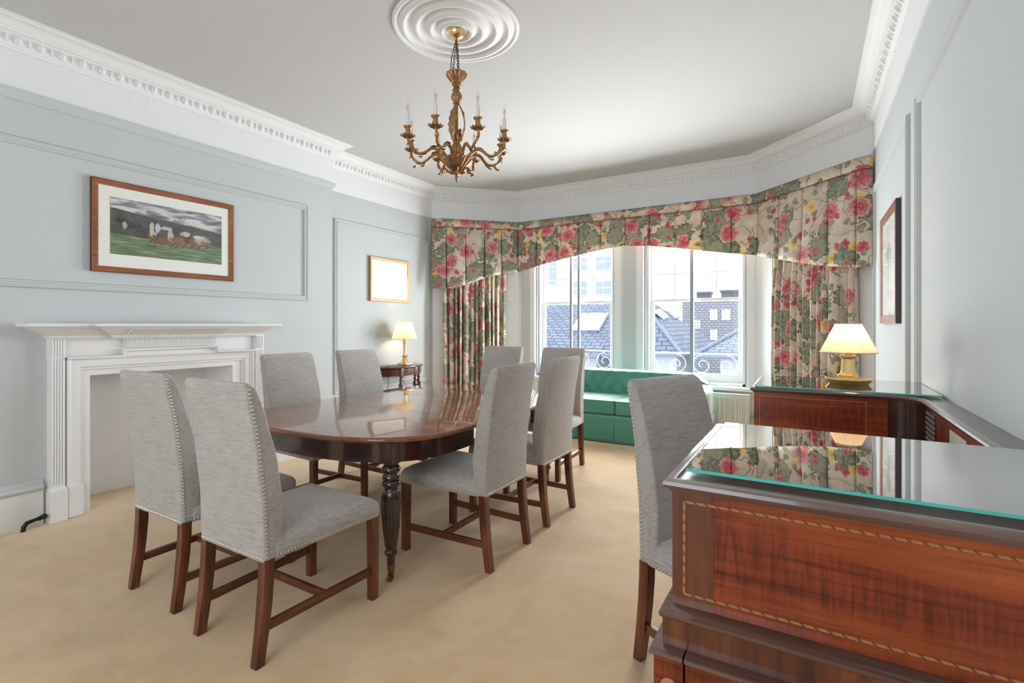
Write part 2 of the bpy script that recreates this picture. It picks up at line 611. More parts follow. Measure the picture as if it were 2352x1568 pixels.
def mat_print_plant():
    t = NT('print_botanical')
    uv = t.coord('UV')
    sp = t.n('ShaderNodeSeparateXYZ', {0: uv})
    x, y = sp.outputs[0], sp.outputs[1]
    n = t.noise(t.coord('UV', (5, 9, 1)), 1.5, 4, 0.6, 1.0)
    col = t.mix(n.outputs[0], (0.60, 0.60, 0.57), (0.68, 0.68, 0.65))
    for cx, cy, rx, ry, c in [(0.5, 0.66, 0.25, 0.14, (0.16, 0.24, 0.17)), (0.45, 0.5, 0.17, 0.10, (0.40, 0.47, 0.33)), (0.55, 0.37, 0.25, 0.06, (0.46, 0.44, 0.44))]:
        dx = t.math('DIVIDE', t.math('SUBTRACT', x, cx), rx)
        dy = t.math('DIVIDE', t.math('SUBTRACT', y, cy), ry)
        d = t.math('ADD', t.math('ADD', t.math('MULTIPLY', dx, dx), t.math('MULTIPLY', dy, dy)), t.math('MULTIPLY', n.outputs[0], 1.5))
        col = t.mix(t.math('MULTIPLY', t.smooth(d, 1.8, 0.9), 0.6), col, c)
    st = t.math('LESS_THAN', t.math('ABSOLUTE', t.math('SUBTRACT', x, t.math('ADD', 0.48, t.math('MULTIPLY', n.outputs[0], 0.1)))), 0.02)
    st = t.math('MULTIPLY', st, t.math('MULTIPLY', t.math('GREATER_THAN', y, 0.15), t.math('LESS_THAN', y, 0.8)))
    col = t.mix(st, col, (0.25, 0.29, 0.2))
    t.bs(color=col, rough=0.5, coat=0.15, coatr=0.05)
    return t.m


def mat_print_view():
    t = NT('print_drawing')
    n = t.noise(t.coord('UV', (6, 6, 1)), 1.5, 5, 0.6, 0.8)
    col = t.ramp(n.outputs[0], [(0.3, (0.62, 0.56, 0.52)), (0.42, (0.78, 0.76, 0.73)), (0.6, (0.82, 0.81, 0.80))])
    t.bs(color=col, rough=0.5, coat=0.2, coatr=0.02)
    return t.m


def mat_shade():
    t = NT('pleated_lampshade')
    n = t.noise(t.coord('Object', (30, 30, 4)), 1.0, 2)
    col = t.mix(n.outputs[0], (0.80, 0.66, 0.46), (0.88, 0.76, 0.57))
    t.bs(color=col, rough=0.8, spec=0.2)
    tr = t.n('ShaderNodeBsdfTranslucent', {'Color': col})
    mx = t.n('ShaderNodeMixShader', {0: 0.5, 1: t.p.outputs[0], 2: tr.outputs[0]})
    t.t.links.new(mx.outputs[0], t.out.inputs[0])
    return t.m


WALL = plain('wall_paint_grey_green', (0.555, 0.582, 0.580), 0.9, vary=0.03, scale=1.5, bump=0.02, spec=0.12)
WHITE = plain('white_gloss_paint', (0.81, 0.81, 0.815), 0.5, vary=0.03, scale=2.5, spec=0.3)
CREAM = plain('white_satin_skirting', (0.72, 0.70, 0.66), 0.45, vary=0.04, scale=2.5)
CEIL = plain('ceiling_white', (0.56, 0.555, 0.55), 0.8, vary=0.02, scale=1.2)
PLASTER = plain('cornice_plaster', (0.80, 0.80, 0.80), 0.6, vary=0.03, scale=3)
FRIEZE = mat_frieze()
CARPET = mat_carpet()
GLASSP = glass('window_glass', (1, 1, 1), 0.6)
DESKGLASS = glass('desk_top_glass', (0.90, 0.97, 0.95), 3.4)
GLEDGE = plain('glass_green_edge', (0.12, 0.60, 0.50), 0.12, vary=0.1, scale=4, spec=0.8)
SLUB_X = slub('grey_chenille_back', 'X')
SLUB_S = slub('grey_chenille_seat', 'S')
LEGW = wood('chair_leg_oak', (0.020, 0.005, 0.003), (0.10, 0.023, 0.009), (0.26, 0.088, 0.031), 'Z', 1.0, 0.33, 0.25)
RAILW = wood('chair_rail_oak', (0.03, 0.008, 0.005), (0.11, 0.028, 0.011), (0.22, 0.075, 0.028), 'Y', 1.0, 0.35, 0.2)
NAIL = plain('brass_nickel_nail', (0.66, 0.60, 0.50), 0.3, 1.0, vary=0.1)
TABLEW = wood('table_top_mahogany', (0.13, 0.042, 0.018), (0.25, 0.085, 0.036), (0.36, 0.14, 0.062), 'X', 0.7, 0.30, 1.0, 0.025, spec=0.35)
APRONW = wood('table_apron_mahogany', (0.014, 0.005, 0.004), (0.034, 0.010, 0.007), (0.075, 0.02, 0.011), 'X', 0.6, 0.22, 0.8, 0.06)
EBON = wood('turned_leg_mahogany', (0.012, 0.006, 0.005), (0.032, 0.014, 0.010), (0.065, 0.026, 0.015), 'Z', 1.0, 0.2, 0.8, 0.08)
DESKW = wood('desk_mahogany', (0.028, 0.005, 0.003), (0.18, 0.030, 0.009), (0.46, 0.115, 0.026), 'X', 0.55, 0.32, 0.28, 0.06, figure=0.5, spec=0.3)
DESKM = wood('desk_moulding_mahogany', (0.05, 0.022, 0.018), (0.115, 0.055, 0.042), (0.18, 0.09, 0.066), 'X', 0.8, 0.25, 0.9, 0.07)
DESKTOP = wood('desk_top_wood', (0.035, 0.014, 0.012), (0.07, 0.03, 0.026), (0.11, 0.05, 0.042), 'X', 0.6, 0.28, 0.6, 0.1)
DESKBAND = wood('desk_crossband', (0.03, 0.008, 0.004), (0.12, 0.028, 0.010), (0.28, 0.09, 0.024), 'Z', 0.7, 0.32, 0.3, 0.07)
SIDEW = wood('side_table_mahogany', (0.03, 0.010, 0.009), (0.085, 0.028, 0.022), (0.16, 0.055, 0.04), 'X', 1.0, 0.25, 0.7, 0.08)
INLAY = mat_inlay()
STRING = plain('boxwood_line', (0.42, 0.22, 0.09), 0.3, vary=0.15, scale=20)
FRAMEW = wood('burr_frame_red', (0.13, 0.030, 0.010), (0.27, 0.075, 0.022), (0.40, 0.15, 0.05), 'Y', 1.8, 0.3, 0.5)
FRAMEDK = plain('frame_dark_side', (0.045, 0.03, 0.028), 0.4)
GILT = plain('gilt_frame', (0.40, 0.235, 0.10), 0.42, 0.35, vary=0.2, scale=20)
MOUNT = plain('mount_card', (0.82, 0.82, 0.76), 0.7, vary=0.02, coat=0.12, coatr=0.03)
BRASS = plain('polished_brass', (0.86, 0.60, 0.27), 0.2, 0.92, vary=0.08, scale=8)
ANTBR = plain('antique_gilt_bronze', (0.40, 0.225, 0.105), 0.42, 0.85, vary=0.55, scale=55, bump=0.15)
CASTER = plain('caster_brass', (0.30, 0.16, 0.06), 0.35, 0.9, vary=0.2, scale=30)
IRON = plain('black_iron', (0.015, 0.015, 0.016), 0.35, 0.4)
CHAINM = plain('dark_chain', (0.07, 0.06, 0.05), 0.4, 0.8)
CANDLE = plain('candle_sleeve_white', (0.78, 0.80, 0.80), 0.45)
BULB = glass('bulb_glass', (0.97, 0.96, 0.94), 0.45)
FILAMENT = plain('bulb_filament', (0.85, 0.50, 0.36), 0.4)
SATIN = plain('green_satin', (0.055, 0.27, 0.20), 0.36, vary=0.12, scale=5, sheen=0.6)
SATINL = plain('green_satin_piping', (0.14, 0.42, 0.35), 0.32, vary=0.08, scale=6, sheen=0.6)
RADM = plain('radiator_cream', (0.74, 0.71, 0.62), 0.35, vary=0.02)
FLORAL = floral('rose_chintz')
FLORALC = floral('rose_chintz_curtain', 3.3)
PIPING = plain('crimson_piping', (0.26, 0.022, 0.03), 0.7)
SHADE = mat_shade()
IRONP = plain('painted_railing', (0.30, 0.32, 0.36), 0.5)
SECOND = plain('secondary_glazing_frame', (0.26, 0.28, 0.30), 0.4, 0.3)
FRETM = plain('fretwork_wood', (0.26, 0.22, 0.21), 0.5, vary=0.3, scale=60)
LABELM = plain('paper_label', (0.58, 0.56, 0.46), 0.6, vary=0.1, scale=60)
SLATE = mat_slate('roof_slate', (0.15, 0.195, 0.29), (0.22, 0.27, 0.37))
RENDERW = plain('house_render', (0.62, 0.64, 0.68), 0.8)
BRICK = mat_slate('house_brick', (0.40, 0.41, 0.47), (0.47, 0.47, 0.53), 6)
HWIN = plain('house_window', (0.46, 0.53, 0.64), 0.2, vary=0.2, scale=3)
HWHITE = plain('house_white_window', (0.80, 0.82, 0.86), 0.5)
LEAD = plain('roof_lead', (0.22, 0.27, 0.36), 0.5)
# ================================================================== the room
ZC = 3.33
XR, XB, XRE = 0.50, -4.50, -4.72        # right wall, chimney breast, recess wall
YB = 6.58                               # bay wall
T = 0.15


def wall(name, a, b, z0=0.0, z1=ZC, t=T, mat=None, ext=(0, 0)):
    a, b = Vector(a), Vector(b)
    d = (b - a).normalized()
    n = Vector((d.y, -d.x))
    a2, b2 = a - d * ext[0], b + d * ext[1]
    m = MB().hexa([a, b, b2 + n * t, a2 + n * t], z0, z1)
    return struct(m.build(name, mat or WALL))


floor = struct(MB().box(-5.2, 0.9, -2.6, 6.95, -0.12, 0).build('floor', CARPET))
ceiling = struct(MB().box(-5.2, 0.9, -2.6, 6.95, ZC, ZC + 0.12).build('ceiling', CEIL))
wall('wall_right', (XR, -2.2), (XR, 5.54), ext=(T, 0.06))
wall('wall_bay_right', (XR, 5.54), (-0.54, YB), ext=(0, 0.06), mat=PLASTER)
wall('wall_bay_left', (-3.79, YB), (XRE, 5.65), ext=(0.06, 0), mat=PLASTER)
wall('wall_recess', (XRE, 5.65), (XRE, 3.60), ext=(0.06, 0))
wall('wall_left', (XRE, 0.55), (XRE, -2.2), ext=(0, T))

# chimney breast with the hearth opening
FY0, FY1, FZ = 1.56, 2.60, 0.985
m = MB()
m.box(XRE + 0.001, XB, 0.5, FY0, 0, ZC)
m.box(XRE + 0.001, XB, FY1, 3.70, 0, ZC)
m.box(XRE + 0.001, XB, FY0, FY1, FZ, ZC)
struct(m.build('wall_chimney_breast', WALL))
m = MB()                                     # painted fire recess
m.box(-4.97, -4.92, FY0 - 0.05, FY1 + 0.05, 0, FZ + 0.05)
m.box(-4.92, XRE, FY0 - 0.05, FY0, 0, FZ + 0.05)
m.box(-4.92, XRE, FY1, FY1 + 0.05, 0, FZ + 0.05)
m.box(-4.92, XRE, FY0, FY1, FZ, FZ + 0.05)
m.box(-4.92, -4.915, FY0, FY1, 0.0, 0.10)
m.box(-4.92, -4.917, FY0, FY1, 0.30, 0.306)
m.box(XRE, XB, FY0, FY0 + 0.004, 0, FZ)
m.box(XRE, XB, FY1 - 0.004, FY1, 0, FZ)
m.box(XRE, XB, FY0 + 0.004, FY1 - 0.004, FZ - 0.004, FZ)
struct(m.build('wall_hearth', WHITE))
# outer wall around the hearth so no daylight enters behind the breast
m = MB()
m.box(-5.1, -5.02, 0.4, 3.8, 0, ZC)
m.box(-5.02, XRE - 0.001, 3.72, 3.8, 0, ZC)
m.box(-5.02, XRE - 0.001, 0.4, 0.48, 0, ZC)
struct(m.build('wall_chimney_back', WALL))

# bay wall with two window openings
WIN = [(-3.50, -2.28), (-1.88, -0.64)]
WZ0, WZ1 = 0.60, 2.74
YO = YB + 0.26
m = MB()
m.box(-3.95, WIN[0][0], YB, YO, 0, ZC)
m.box(WIN[0][1], WIN[1][0], YB, YO, 0, ZC)
m.box(WIN[1][1], -0.38, YB, YO, 0, ZC)
for a, b in WIN:
    m.box(a, b, YB, YO, 0, WZ0)
    m.box(a, b, YB, YO, WZ1, ZC)
struct(m.build('wall_bay', PLASTER))

# invented rear wall behind the camera, its window opening put in to admit light
m = MB()
m.box(-4.87, -4.0, -2.35, -2.2, 0, ZC)
m.box(-0.4, 0.65, -2.35, -2.2, 0, ZC)
m.box(-4.0, -0.4, -2.35, -2.2, 0, 0.6)
m.box(-4.0, -0.4, -2.35, -2.2, 2.9, ZC)
struct(m.build('wall_rear', WALL))

# --- cornice, frieze, picture rail
PATH = [(XR, -2.2), (XR, 5.54), (-0.54, YB), (-3.79, YB), (XRE, 5.65), (XRE, 3.70), (XB, 3.70), (XB, 0.5), (XRE, 0.5), (XRE, -2.2)]
CORN = [(0, 3.150), (0.018, 3.150), (0.022, 3.162), (0.034, 3.168), (0.038, 3.176), (0.058, 3.236), (0.058, 3.244), (0.082, 3.248), (0.084, 3.262),
        (0.096, 3.268), (0.112, 3.290), (0.138, 3.306), (0.150, 3.308), (0.154, 3.316), (0.168, 3.318), (0.168, 3.329), (0, 3.329)]
struct(MB().sweep(CORN, PATH).build('trim_1', PLASTER, sharp=25))
FRZ = [(0, 2.895), (0.010, 2.895), (0.010, 3.149), (0, 3.149)]
struct(MB().sweep(FRZ, PATH).build('trim_2', FRIEZE))


def along(path, pitch, inset=0.05):
    for a, b in zip(path[:-1], path[1:]):
        a, b = Vector(a), Vector(b)
        L = (b - a).length
        d = (b - a) / L
        n = Vector((-d.y, d.x))
        k = max(1, int((L - 2 * inset) / pitch))
        for i in range(k + 1):
            yield a + d * (inset + (L - 2 * inset) * i / k), d, n


# egg-and-dart enrichment in the cornice bed
m = MB()
for i, (p, d, n) in enumerate(along(PATH, 0.056)):
    if p.y < -0.4:
        continue
    c = p + n * 0.049
    r0 = [(-1, 0), (0, -1), (1, 0), (0, 1)]
    ln, hh = (0.021, 0.030) if i % 2 == 0 else (0.008, 0.026)
    dep = 0.020 if i % 2 == 0 else 0.014
    rings = []
    for k in range(5):
        ph = -1 + 2 * (k + 0.5) / 5
        w = sqrt(max(0.0, 1 - ph * ph))
        ring = []
        for q in range(6):
            aa = 2 * pi * q / 6
            pp = c + d * (ln * w * cos(aa)) + n * (dep * w * sin(aa) + ph * 0.010)
            ring.append((pp.x, pp.y, 3.205 + hh * ph))
        rings.append(ring)
    m.loft(rings)
struct(m.build('trim_3', PLASTER, sharp=60))
# picture rail of the chimney breast, wall coloured
RAIL = [(0, 2.835), (0.012, 2.835), (0.018, 2.85), (0.03, 2.865), (0.034, 2.885), (0.034, 2.897), (0, 2.897)]
struct(MB().sweep(RAIL, [(XRE, 3.70), (XB, 3.70), (XB, 0.5), (XRE, 0.5)]).build('trim_4', WALL))

# --- skirting with wall-coloured capping
SK = [(0, 0), (0.022, 0), (0.022, 0.215), (0.012, 0.235), (0, 0.235)]
CAPM = [(0, 0.236), (0.030, 0.236), (0.036, 0.250), (0.030, 0.262), (0.016, 0.270), (0.016, 0.290), (0.010, 0.302), (0, 0.302)]
for nm, pa in (('right', [(XR, -2.2), (XR, 5.54)]), ('bay', [(XR, 5.54), (-0.54, YB), (-3.79, YB), (XRE, 5.65)]),
               ('recess', [(XRE, 5.65), (XRE, 3.70), (XB, 3.70), (XB, 2.93)]), ('left', [(XB, 1.30), (XB, 0.5), (XRE, 0.5), (XRE, -2.2)])):
    b = struct(MB().sweep(SK, pa).build('baseboard_' + nm, CREAM))
    b2 = MB().sweep(CAPM, pa).build('capping', WALL, parent=b)

# --- panel mouldings
PM = [(0, 0), (0, 0.012), (0.006, 0.020), (0.014, 0.020), (0.020, 0.012), (0.030, 0.011), (0.036, 0.018), (0.046, 0.018), (0.052, 0.008), (0.055, 0)]
NPAN = [4]


def panel(x, nx, y0, y1, z0, z1, w=1.0):
    """rectangular moulding on a wall x = const whose room side is nx"""
    NPAN[0] += 1
    pth = [(y0, z0), (y1, z0), (y1, z1), (y0, z1)]
    prof = [(d * w, h) for d, h in PM]
    o = MB().sweep(prof, pth, closed=True, to3=lambda a, b, h: (x + nx * h, a, b)).build('trim_%d' % NPAN[0], WALL)
    return struct(o)


panel(XB, 1, 0.80, 3.405, 1.60, 2.592)
panel(XRE, 1, 3.92, 5.60, 0.545, 2.585)
panel(XRE, 1, -2.0, 0.3, 0.545, 2.585)
panel(XR, -1, 3.66, 5.46, 0.45, 2.57, 1.15)
panel(XR, -1, -1.9, 3.40, 0.45, 2.57, 1.15)
# corner strip moulding at the bay end of the recess and right wall
struct(MB().box(XRE, XRE + 0.02, 5.60, 5.648, 0.30, 2.894).build('trim_10', WALL))

# --- ceiling rose
RC = (-2.021, 2.681)
RK = 0.42 / 0.50
prof = [(0.0, 3.330), (0.50, 3.330), (0.50, 3.322), (0.492, 3.314), (0.472, 3.312), (0.458, 3.322), (0.450, 3.318), (0.432, 3.302), (0.412, 3.300), (0.396, 3.318),
        (0.372, 3.322), (0.345, 3.314), (0.330, 3.300), (0.312, 3.300), (0.300, 3.318), (0.262, 3.322), (0.240, 3.312), (0.222, 3.296),
        (0.202, 3.296), (0.190, 3.314), (0.160, 3.318), (0.140, 3.304), (0.124, 3.288), (0.108, 3.290), (0.098, 3.308), (0.0, 3.309)]
prof = [(r * RK, z) for r, z in prof]
struct(MB().lathe(prof, (RC[0], RC[1], -0.001), 96, cap=False).build('trim_11', PLASTER, sharp=60))

# --- sash windows
YS = YB + 0.13


def sash_window(name, x0, x1, stiles):
    fr = MB()
    for a, b in ((x0, x0 + 0.055), (x1 - 0.055, x1)):
        fr.box(a, b, YB + 0.05, YB + 0.22, WZ0, WZ1)
    fr.box(x0, x1, YB + 0.05, YB + 0.22, WZ1 - 0.06, WZ1)
    fr.box(x0, x1, YB + 0.05, YB + 0.22, WZ0, WZ0 + 0.035)
    w = struct(fr.build(name, WHITE, bevel=0.004))
    a, b = x0 + 0.057, x1 - 0.057
    ZM = 1.672

    def sash(nm, y0, z0, z1, bot, top):
        s = MB()
        s.box(a, a + 0.05, y0, y0 + 0.04, z0, z1)
        s.box(b - 0.05, b, y0, y0 + 0.04, z0, z1)
        s.box(a + 0.05, b - 0.05, y0, y0 + 0.04, z0, z0 + bot)
        s.box(a + 0.05, b - 0.05, y0, y0 + 0.04, z1 - top, z1)
        return s.build(nm, WHITE, parent=w, bevel=0.003)
    lo = sash('lower_sash', YS - 0.02, WZ0 + 0.036, ZM + 0.018, 0.10, 0.036)
    up = sash('upper_sash', YS + 0.024, ZM - 0.018, WZ1 - 0.062, 0.036, 0.05)
    MB().box(a + 0.05, b - 0.05, YS - 0.003, YS + 0.001, WZ0 + 0.137, ZM - 0.018).build('pane', GLASSP, parent=lo)
    MB().box(a + 0.05, b - 0.05, YS + 0.042, YS + 0.046, ZM + 0.019, WZ1 - 0.113).build('pane', GLASSP, parent=up)
    g = MB()
    for k in range(1, 4):
        xx = a + 0.05 + (b - a - 0.10) * k / 4
        g.box(xx - 0.009, xx + 0.009, YS + 0.030, YS + 0.058, ZM + 0.019, WZ1 - 0.113)
    for zz in (2.02, 2.335):
        g.box(a + 0.05, b - 0.05, YS + 0.031, YS + 0.057, zz - 0.009, zz + 0.009)
    g.build('glazing_bars', WHITE, parent=up)
    s = MB()
    for xx, ww in stiles:
        s.box(xx - ww / 2, xx + ww / 2, YB + 0.012, YB + 0.045, WZ0 + 0.002, WZ1 - 0.002)
    s.box(x0, x0 + 0.022, YB + 0.012, YB + 0.045, WZ0 + 0.002, WZ1 - 0.002)
    s.box(x1 - 0.022, x1, YB + 0.012, YB + 0.045, WZ0 + 0.002, WZ1 - 0.002)
    s.build('secondary_glazing_stile', SECOND, parent=w)
    # architrave
    ar = MB()
    AP = [(0, 0), (0, 0.028), (0.02, 0.034), (0.035, 0.024), (0.06, 0.020), (0.075, 0.012), (0.085, 0.012), (0.085, 0)]
    ar.sweep([(-d, h) for d, h in AP], [(x1, WZ0), (x1, WZ1), (x0, WZ1), (x0, WZ0)],
             to3=lambda p, q, h: (p, YB - h, q))
    ar.build('window_frame', WHITE, parent=w)
    sl = MB()
    sl.box(x0 - 0.10, x1 + 0.10, YB - 0.09, YB + 0.05, WZ0 - 0.04, WZ0 - 0.002)
    sl.build('window_sill', WHITE, parent=w, bevel=0.006)
    return w


sash_window('window_1', WIN[0][0], WIN[0][1], [(-2.935, 0.03), (-2.815, 0.03)])
sash_window('window_2', WIN[1][0], WIN[1][1], [(-1.275, 0.042)])
# recessed painted panel of the pier between the windows
struct(MB().box(-2.17, -1.99, YB - 0.006, YB, 0.62, 2.9).build('trim_12', WALL))
struct(MB().box(-3.74, -3.60, YB - 0.006, YB, 0.62, 2.9).build('trim_13', WALL))

# ================================================================== fireplace surround
def fireplace():
    R = thing('fireplace', 'white painted fireplace surround with reeded tablet below the horse print', 'fireplace', (XB, 2.10, 0))
    c = 2.10                                 # local y = y - c
    L = lambda y: y - c
    # inner slips
    s = MB()
    s.box(0, 0.020, L(1.45), L(1.558), 0, 1.09)
    s.box(0, 0.020, L(2.602), L(2.75), 0, 1.09)
    s.box(0, 0.020, L(1.558), L(2.602), 0.987, 1.09)
    s.build('slip', WHITE, parent=R)
    # architrave moulding with a raised centre
    AP = [(0, 0.0), (0, 0.055), (0.012, 0.064), (0.022, 0.056), (0.03, 0.050), (0.075, 0.046), (0.082, 0.034), (0.095, 0.034), (0.10, 0.02), (0.10, 0)]
    pth = [(L(1.415), 0.20), (L(1.415), 1.125), (L(2.785), 1.125), (L(2.785), 0.20)]
    a = MB()
    a.sweep([(-d, h) for d, h in AP], pth, to3=lambda p, q, h: (h, p, q))
    a.build('architrave', WHITE, parent=R)
    a = MB()
    pth = [(L(1.415), 1.125), (L(1.745), 1.125), (L(1.745), 1.172), (L(2.455), 1.172), (L(2.455), 1.125), (L(2.785), 1.125)]
    a.sweep([(0, 0), (0, 0.066), (-0.008, 0.074), (-0.016, 0.070), (-0.022, 0.058), (-0.022, 0)], pth, to3=lambda p, q, h: (h, p, q))
    a.build('raised_moulding', WHITE, parent=R)
    # frieze boards and field
    f = MB()
    f.box(0, 0.040, L(1.41), L(2.79), 1.09, 1.262)
    f.build('frieze_board', WHITE, parent=R, bevel=0.002)
    # fluted pilasters
    for s_, y0 in ((1, 1.325), (-1, 2.79)):
        p = MB()
        y1 = y0 + 0.082
        p.box(0, 0.058, L(y0), L(y1), 0.235, 1.262)
        n = 5
        for k in range(n):
            yy = L(y0) + 0.012 + (0.058) * k / (n - 1)
            ring = []
            for z in (0.262, 1.115):
                ring.append([(0.058 + 0.009 * sin(t), yy + 0.0062 * cos(t), z) for t in [pi * q / 6 for q in range(7)]])
            p.loft(ring)
            ring = []
            for z in (1.135, 1.25):
                ring.append([(0.064 + 0.009 * sin(t), yy + 0.0062 * cos(t), z) for t in [pi * q / 6 for q in range(7)]])
            p.loft(ring)
        p.box(0, 0.064, L(y0) - 0.003, L(y1) + 0.003, 1.122, 1.262)
        p.build('pilaster', WHITE, parent=R)
        b = MB()
        b.box(0, 0.078, L(y0) - 0.008, L(y1) + 0.008, 0, 0.205)
        b.hexa([(0, L(y0) - 0.008), (0.078, L(y0) - 0.008), (0.078, L(y1) + 0.008), (0, L(y1) + 0.008)], 0.205, 0.235,
               [(0, L(y0)), (0.064, L(y0)), (0.064, L(y1)), (0, L(y1))])
        b.build('plinth', WHITE, parent=R, bevel=0.003)
        b = MB()
        ya, yb = (1.416, 1.508) if s_ > 0 else (2.690, 2.781)
        b.box(0, 0.068, L(ya), L(yb), 0, 0.222)
        b.build('foot_block', WHITE, parent=R, bevel=0.012)
    # reeded tablet
    t = MB()
    t.box(0.04, 0.060, L(1.76), L(2.44), 1.178, 1.250)
    for k in range(46):
        yy = L(1.775) + 0.65 * k / 45
        ring = [[(0.060 + 0.007 * sin(q * pi / 4), yy + 0.0052 * cos(q * pi / 4), z) for q in range(5)] for z in (1.186, 1.244)]
        t.loft(ring)
    t.build('reeded_tablet', WHITE, parent=R)
    # mantel shelf on a coved cornice, breaking forward over the tablet
    PRF = [(0, 1.250), (0.070, 1.250), (0.075, 1.258), (0.085, 1.262), (0.090, 1.274), (0.135, 1.302), (0.185, 1.326), (0.192, 1.334),
           (0.225, 1.336), (0.232, 1.346), (0.228, 1.358), (0.218, 1.362), (0, 1.362)]
    sh = MB()
    pth = [(0.0, L(1.396)), (0.012, L(1.396)), (0.012, L(1.74)), (0.034, L(1.74)), (0.034, L(2.46)), (0.012, L(2.46)), (0.012, L(2.718)), (0.0, L(2.718))]
    sh.sweep([(-d, h) for d, h in PRF], pth)
    sh.build('mantel_shelf', WHITE, parent=R, sharp=30)
    # reeding across the cove over the tablet
    t = MB()
    for k in range(54):
        yy = L(1.745) + 0.71 * k / 53
        t.tube([(0.126, yy, 1.276), (0.170, yy, 1.303), (0.218, yy, 1.325)], 0.0058, 5)
    t.build('reeded_cove', WHITE, parent=R)
    return R


fireplace()

# black gas tap on the carpet beside the hearth
g = thing('gas_tap', 'small black iron gas tap on the carpet beside the fireplace plinth', 'tap', (-4.415, 1.235, 0))
MB().tube([(0, -0.055, 0.0), (0, -0.05, 0.03), (0, -0.035, 0.05), (0, -0.005, 0.056), (0, 0.03, 0.062)], [0.013, 0.014, 0.014, 0.012, 0.010], 10).build('pipe', IRON, parent=g)
MB().ball((0, 0.05, 0.066), 0.020, 12, 8, (0.9, 1.1, 0.9)).tube([(0, 0.02, 0.058), (0, 0.034, 0.062)], 0.015, 10).build('knob', IRON, parent=g)
# ================================================================== dining chairs
def interp(tab, z):
    for (z0, v0), (z1, v1) in zip(tab[:-1], tab[1:]):
        if z <= z1:
            f = (z - z0) / (z1 - z0)
            f = f * f * (3 - 2 * f) * 0.35 + f * 0.65
            return v0 + (v1 - v0) * f
    return tab[-1][1]


REAR = [(0.41, -0.282), (0.60, -0.287), (0.85, -0.312), (1.12, -0.357)]
FRNT = [(0.41, -0.205), (0.60, -0.190), (0.80, -0.215), (1.00, -0.268), (1.095, -0.303), (1.12, -0.322)]
HALFW = [(0.41, 0.2325), (1.12, 0.2255)]


def make_chair(label):
    t = thing('dining_chair', label, 'chair')
    # backrest
    b = MB()
    rings = []
    zs = [0.405, 0.412, 0.43] + [0.45 + 0.05 * k for k in range(13)] + [1.085, 1.105, 1.118, 1.1235]
    for z in zs:
        w = interp(HALFW, z)
        r, f = interp(REAR, z), interp(FRNT, z)
        ins = 0.0
        if z > 1.10:
            ins = (z - 1.10) / 0.0235
            ins = 0.012 * ins * ins
        elif z < 0.412:
            ins = 0.004
        rings.append(rrect(2 * (w - ins), 2 * (w - ins), r + ins * 0.5, f - ins, z - (0.0), 0.012))
    b.loft(rings)
    b.build('backrest', SLUB_X, parent=t, sharp=50)
    # seat
    s = MB()
    rings = []
    for z, g in ((0.405, 0.004), (0.412, 0), (0.44, -0.003), (0.468, 0.0), (0.486, 0.014), (0.503, 0.045), (0.518, 0.09), (0.527, 0.14), (0.530, 0.19)):
        rings.append(rrect(0.468 - 2 * g, 0.515 - 2 * g, -0.24 + (g if g > 0.02 else 0), 0.318 - g, z, max(0.02 - g * 0.2, 0.008)))
    s.loft(rings)
    s.build('seat', SLUB_S, parent=t, sharp=60)
    # legs
    for sx in (-1, 1):
        m = MB()
        x = sx * 0.2315
        q = 0.0215
        m.hexa([(x - q * 0.92, 0.272), (x + q * 0.92, 0.272), (x + q * 0.92, 0.312), (x - q * 0.92, 0.312)], 0.0, 0.41,
               [(x - q, 0.268), (x + q, 0.268), (x + q, 0.314), (x - q, 0.314)])
        m.build('leg', LEGW, parent=t, bevel=0.003)
        m = MB()
        rings = []
        x = sx * 0.2105
        for z, yc, hw in ((0, -0.296, 0.0195), (0.06, -0.288, 0.020), (0.14, -0.277, 0.021), (0.24, -0.266, 0.022), (0.34, -0.259, 0.0225), (0.415, -0.257, 0.0225)):
            rings.append([(x - hw, yc - hw, z), (x + hw, yc - hw, z), (x + hw, yc + hw, z), (x - hw, yc + hw, z)])
        m.loft(rings)
        m.build('leg', LEGW, parent=t, bevel=0.003)
        m = MB().bar((sx * 0.2105, -0.258, 0.142), (sx * 0.2315, 0.275, 0.142), 0.020, 0.036)
        m.build('stretcher', RAILW, parent=t, bevel=0.002)
    m = MB().bar((-0.212, 0.02, 0.142), (0.212, 0.02, 0.142), 0.020, 0.034)
    m.build('stretcher', RAILW, parent=t, bevel=0.002)
    # nailhead trim
    def nail(n, p, nrm):
        p = Vector(p)
        d = Vector(nrm)
        a = d.cross(Vector((0.3, 0.5, 0.81))).normalized()
        c = d.cross(a)
        r = 0.0058
        ring = [p + a * (r * cos(2 * pi * k / 6)) + c * (r * sin(2 * pi * k / 6)) for k in range(6)]
        ring2 = [p + (q - p) * 0.7 + d * 0.0028 for q in ring]
        n.loft([ring, ring2, [p + (q - p) * 0.15 + d * 0.0042 for q in ring]])
    for sx in (-1, 1):
        n = MB()
        k = 43
        for i in range(k):
            z = 0.425 + (1.098 - 0.425) * i / (k - 1)
            nail(n, (sx * (interp(HALFW, z) + 0.0002), interp(REAR, z) + 0.014, z), (sx, 0, 0))
        n.build('nailhead_trim', NAIL, parent=t)
        n = MB()
        for i in range(34):
            f = i / 33
            nail(n, (sx * (0.2345 + (0.2575 - 0.2345) * f + 0.0012), -0.225 + 0.52 * f, 0.418), (sx, 0, 0))
        n.build('nailhead_trim', NAIL, parent=t)
    for y, hw in ((0.3185, 0.24), (-0.2825, 0.215)):
        n = MB()
        for i in range(30):
            nail(n, (hw * (-1 + 2 * i / 29), y, 0.418), (0, 1 if y > 0 else -1, 0))
        n.build('nailhead_trim', NAIL, parent=t)
    return t


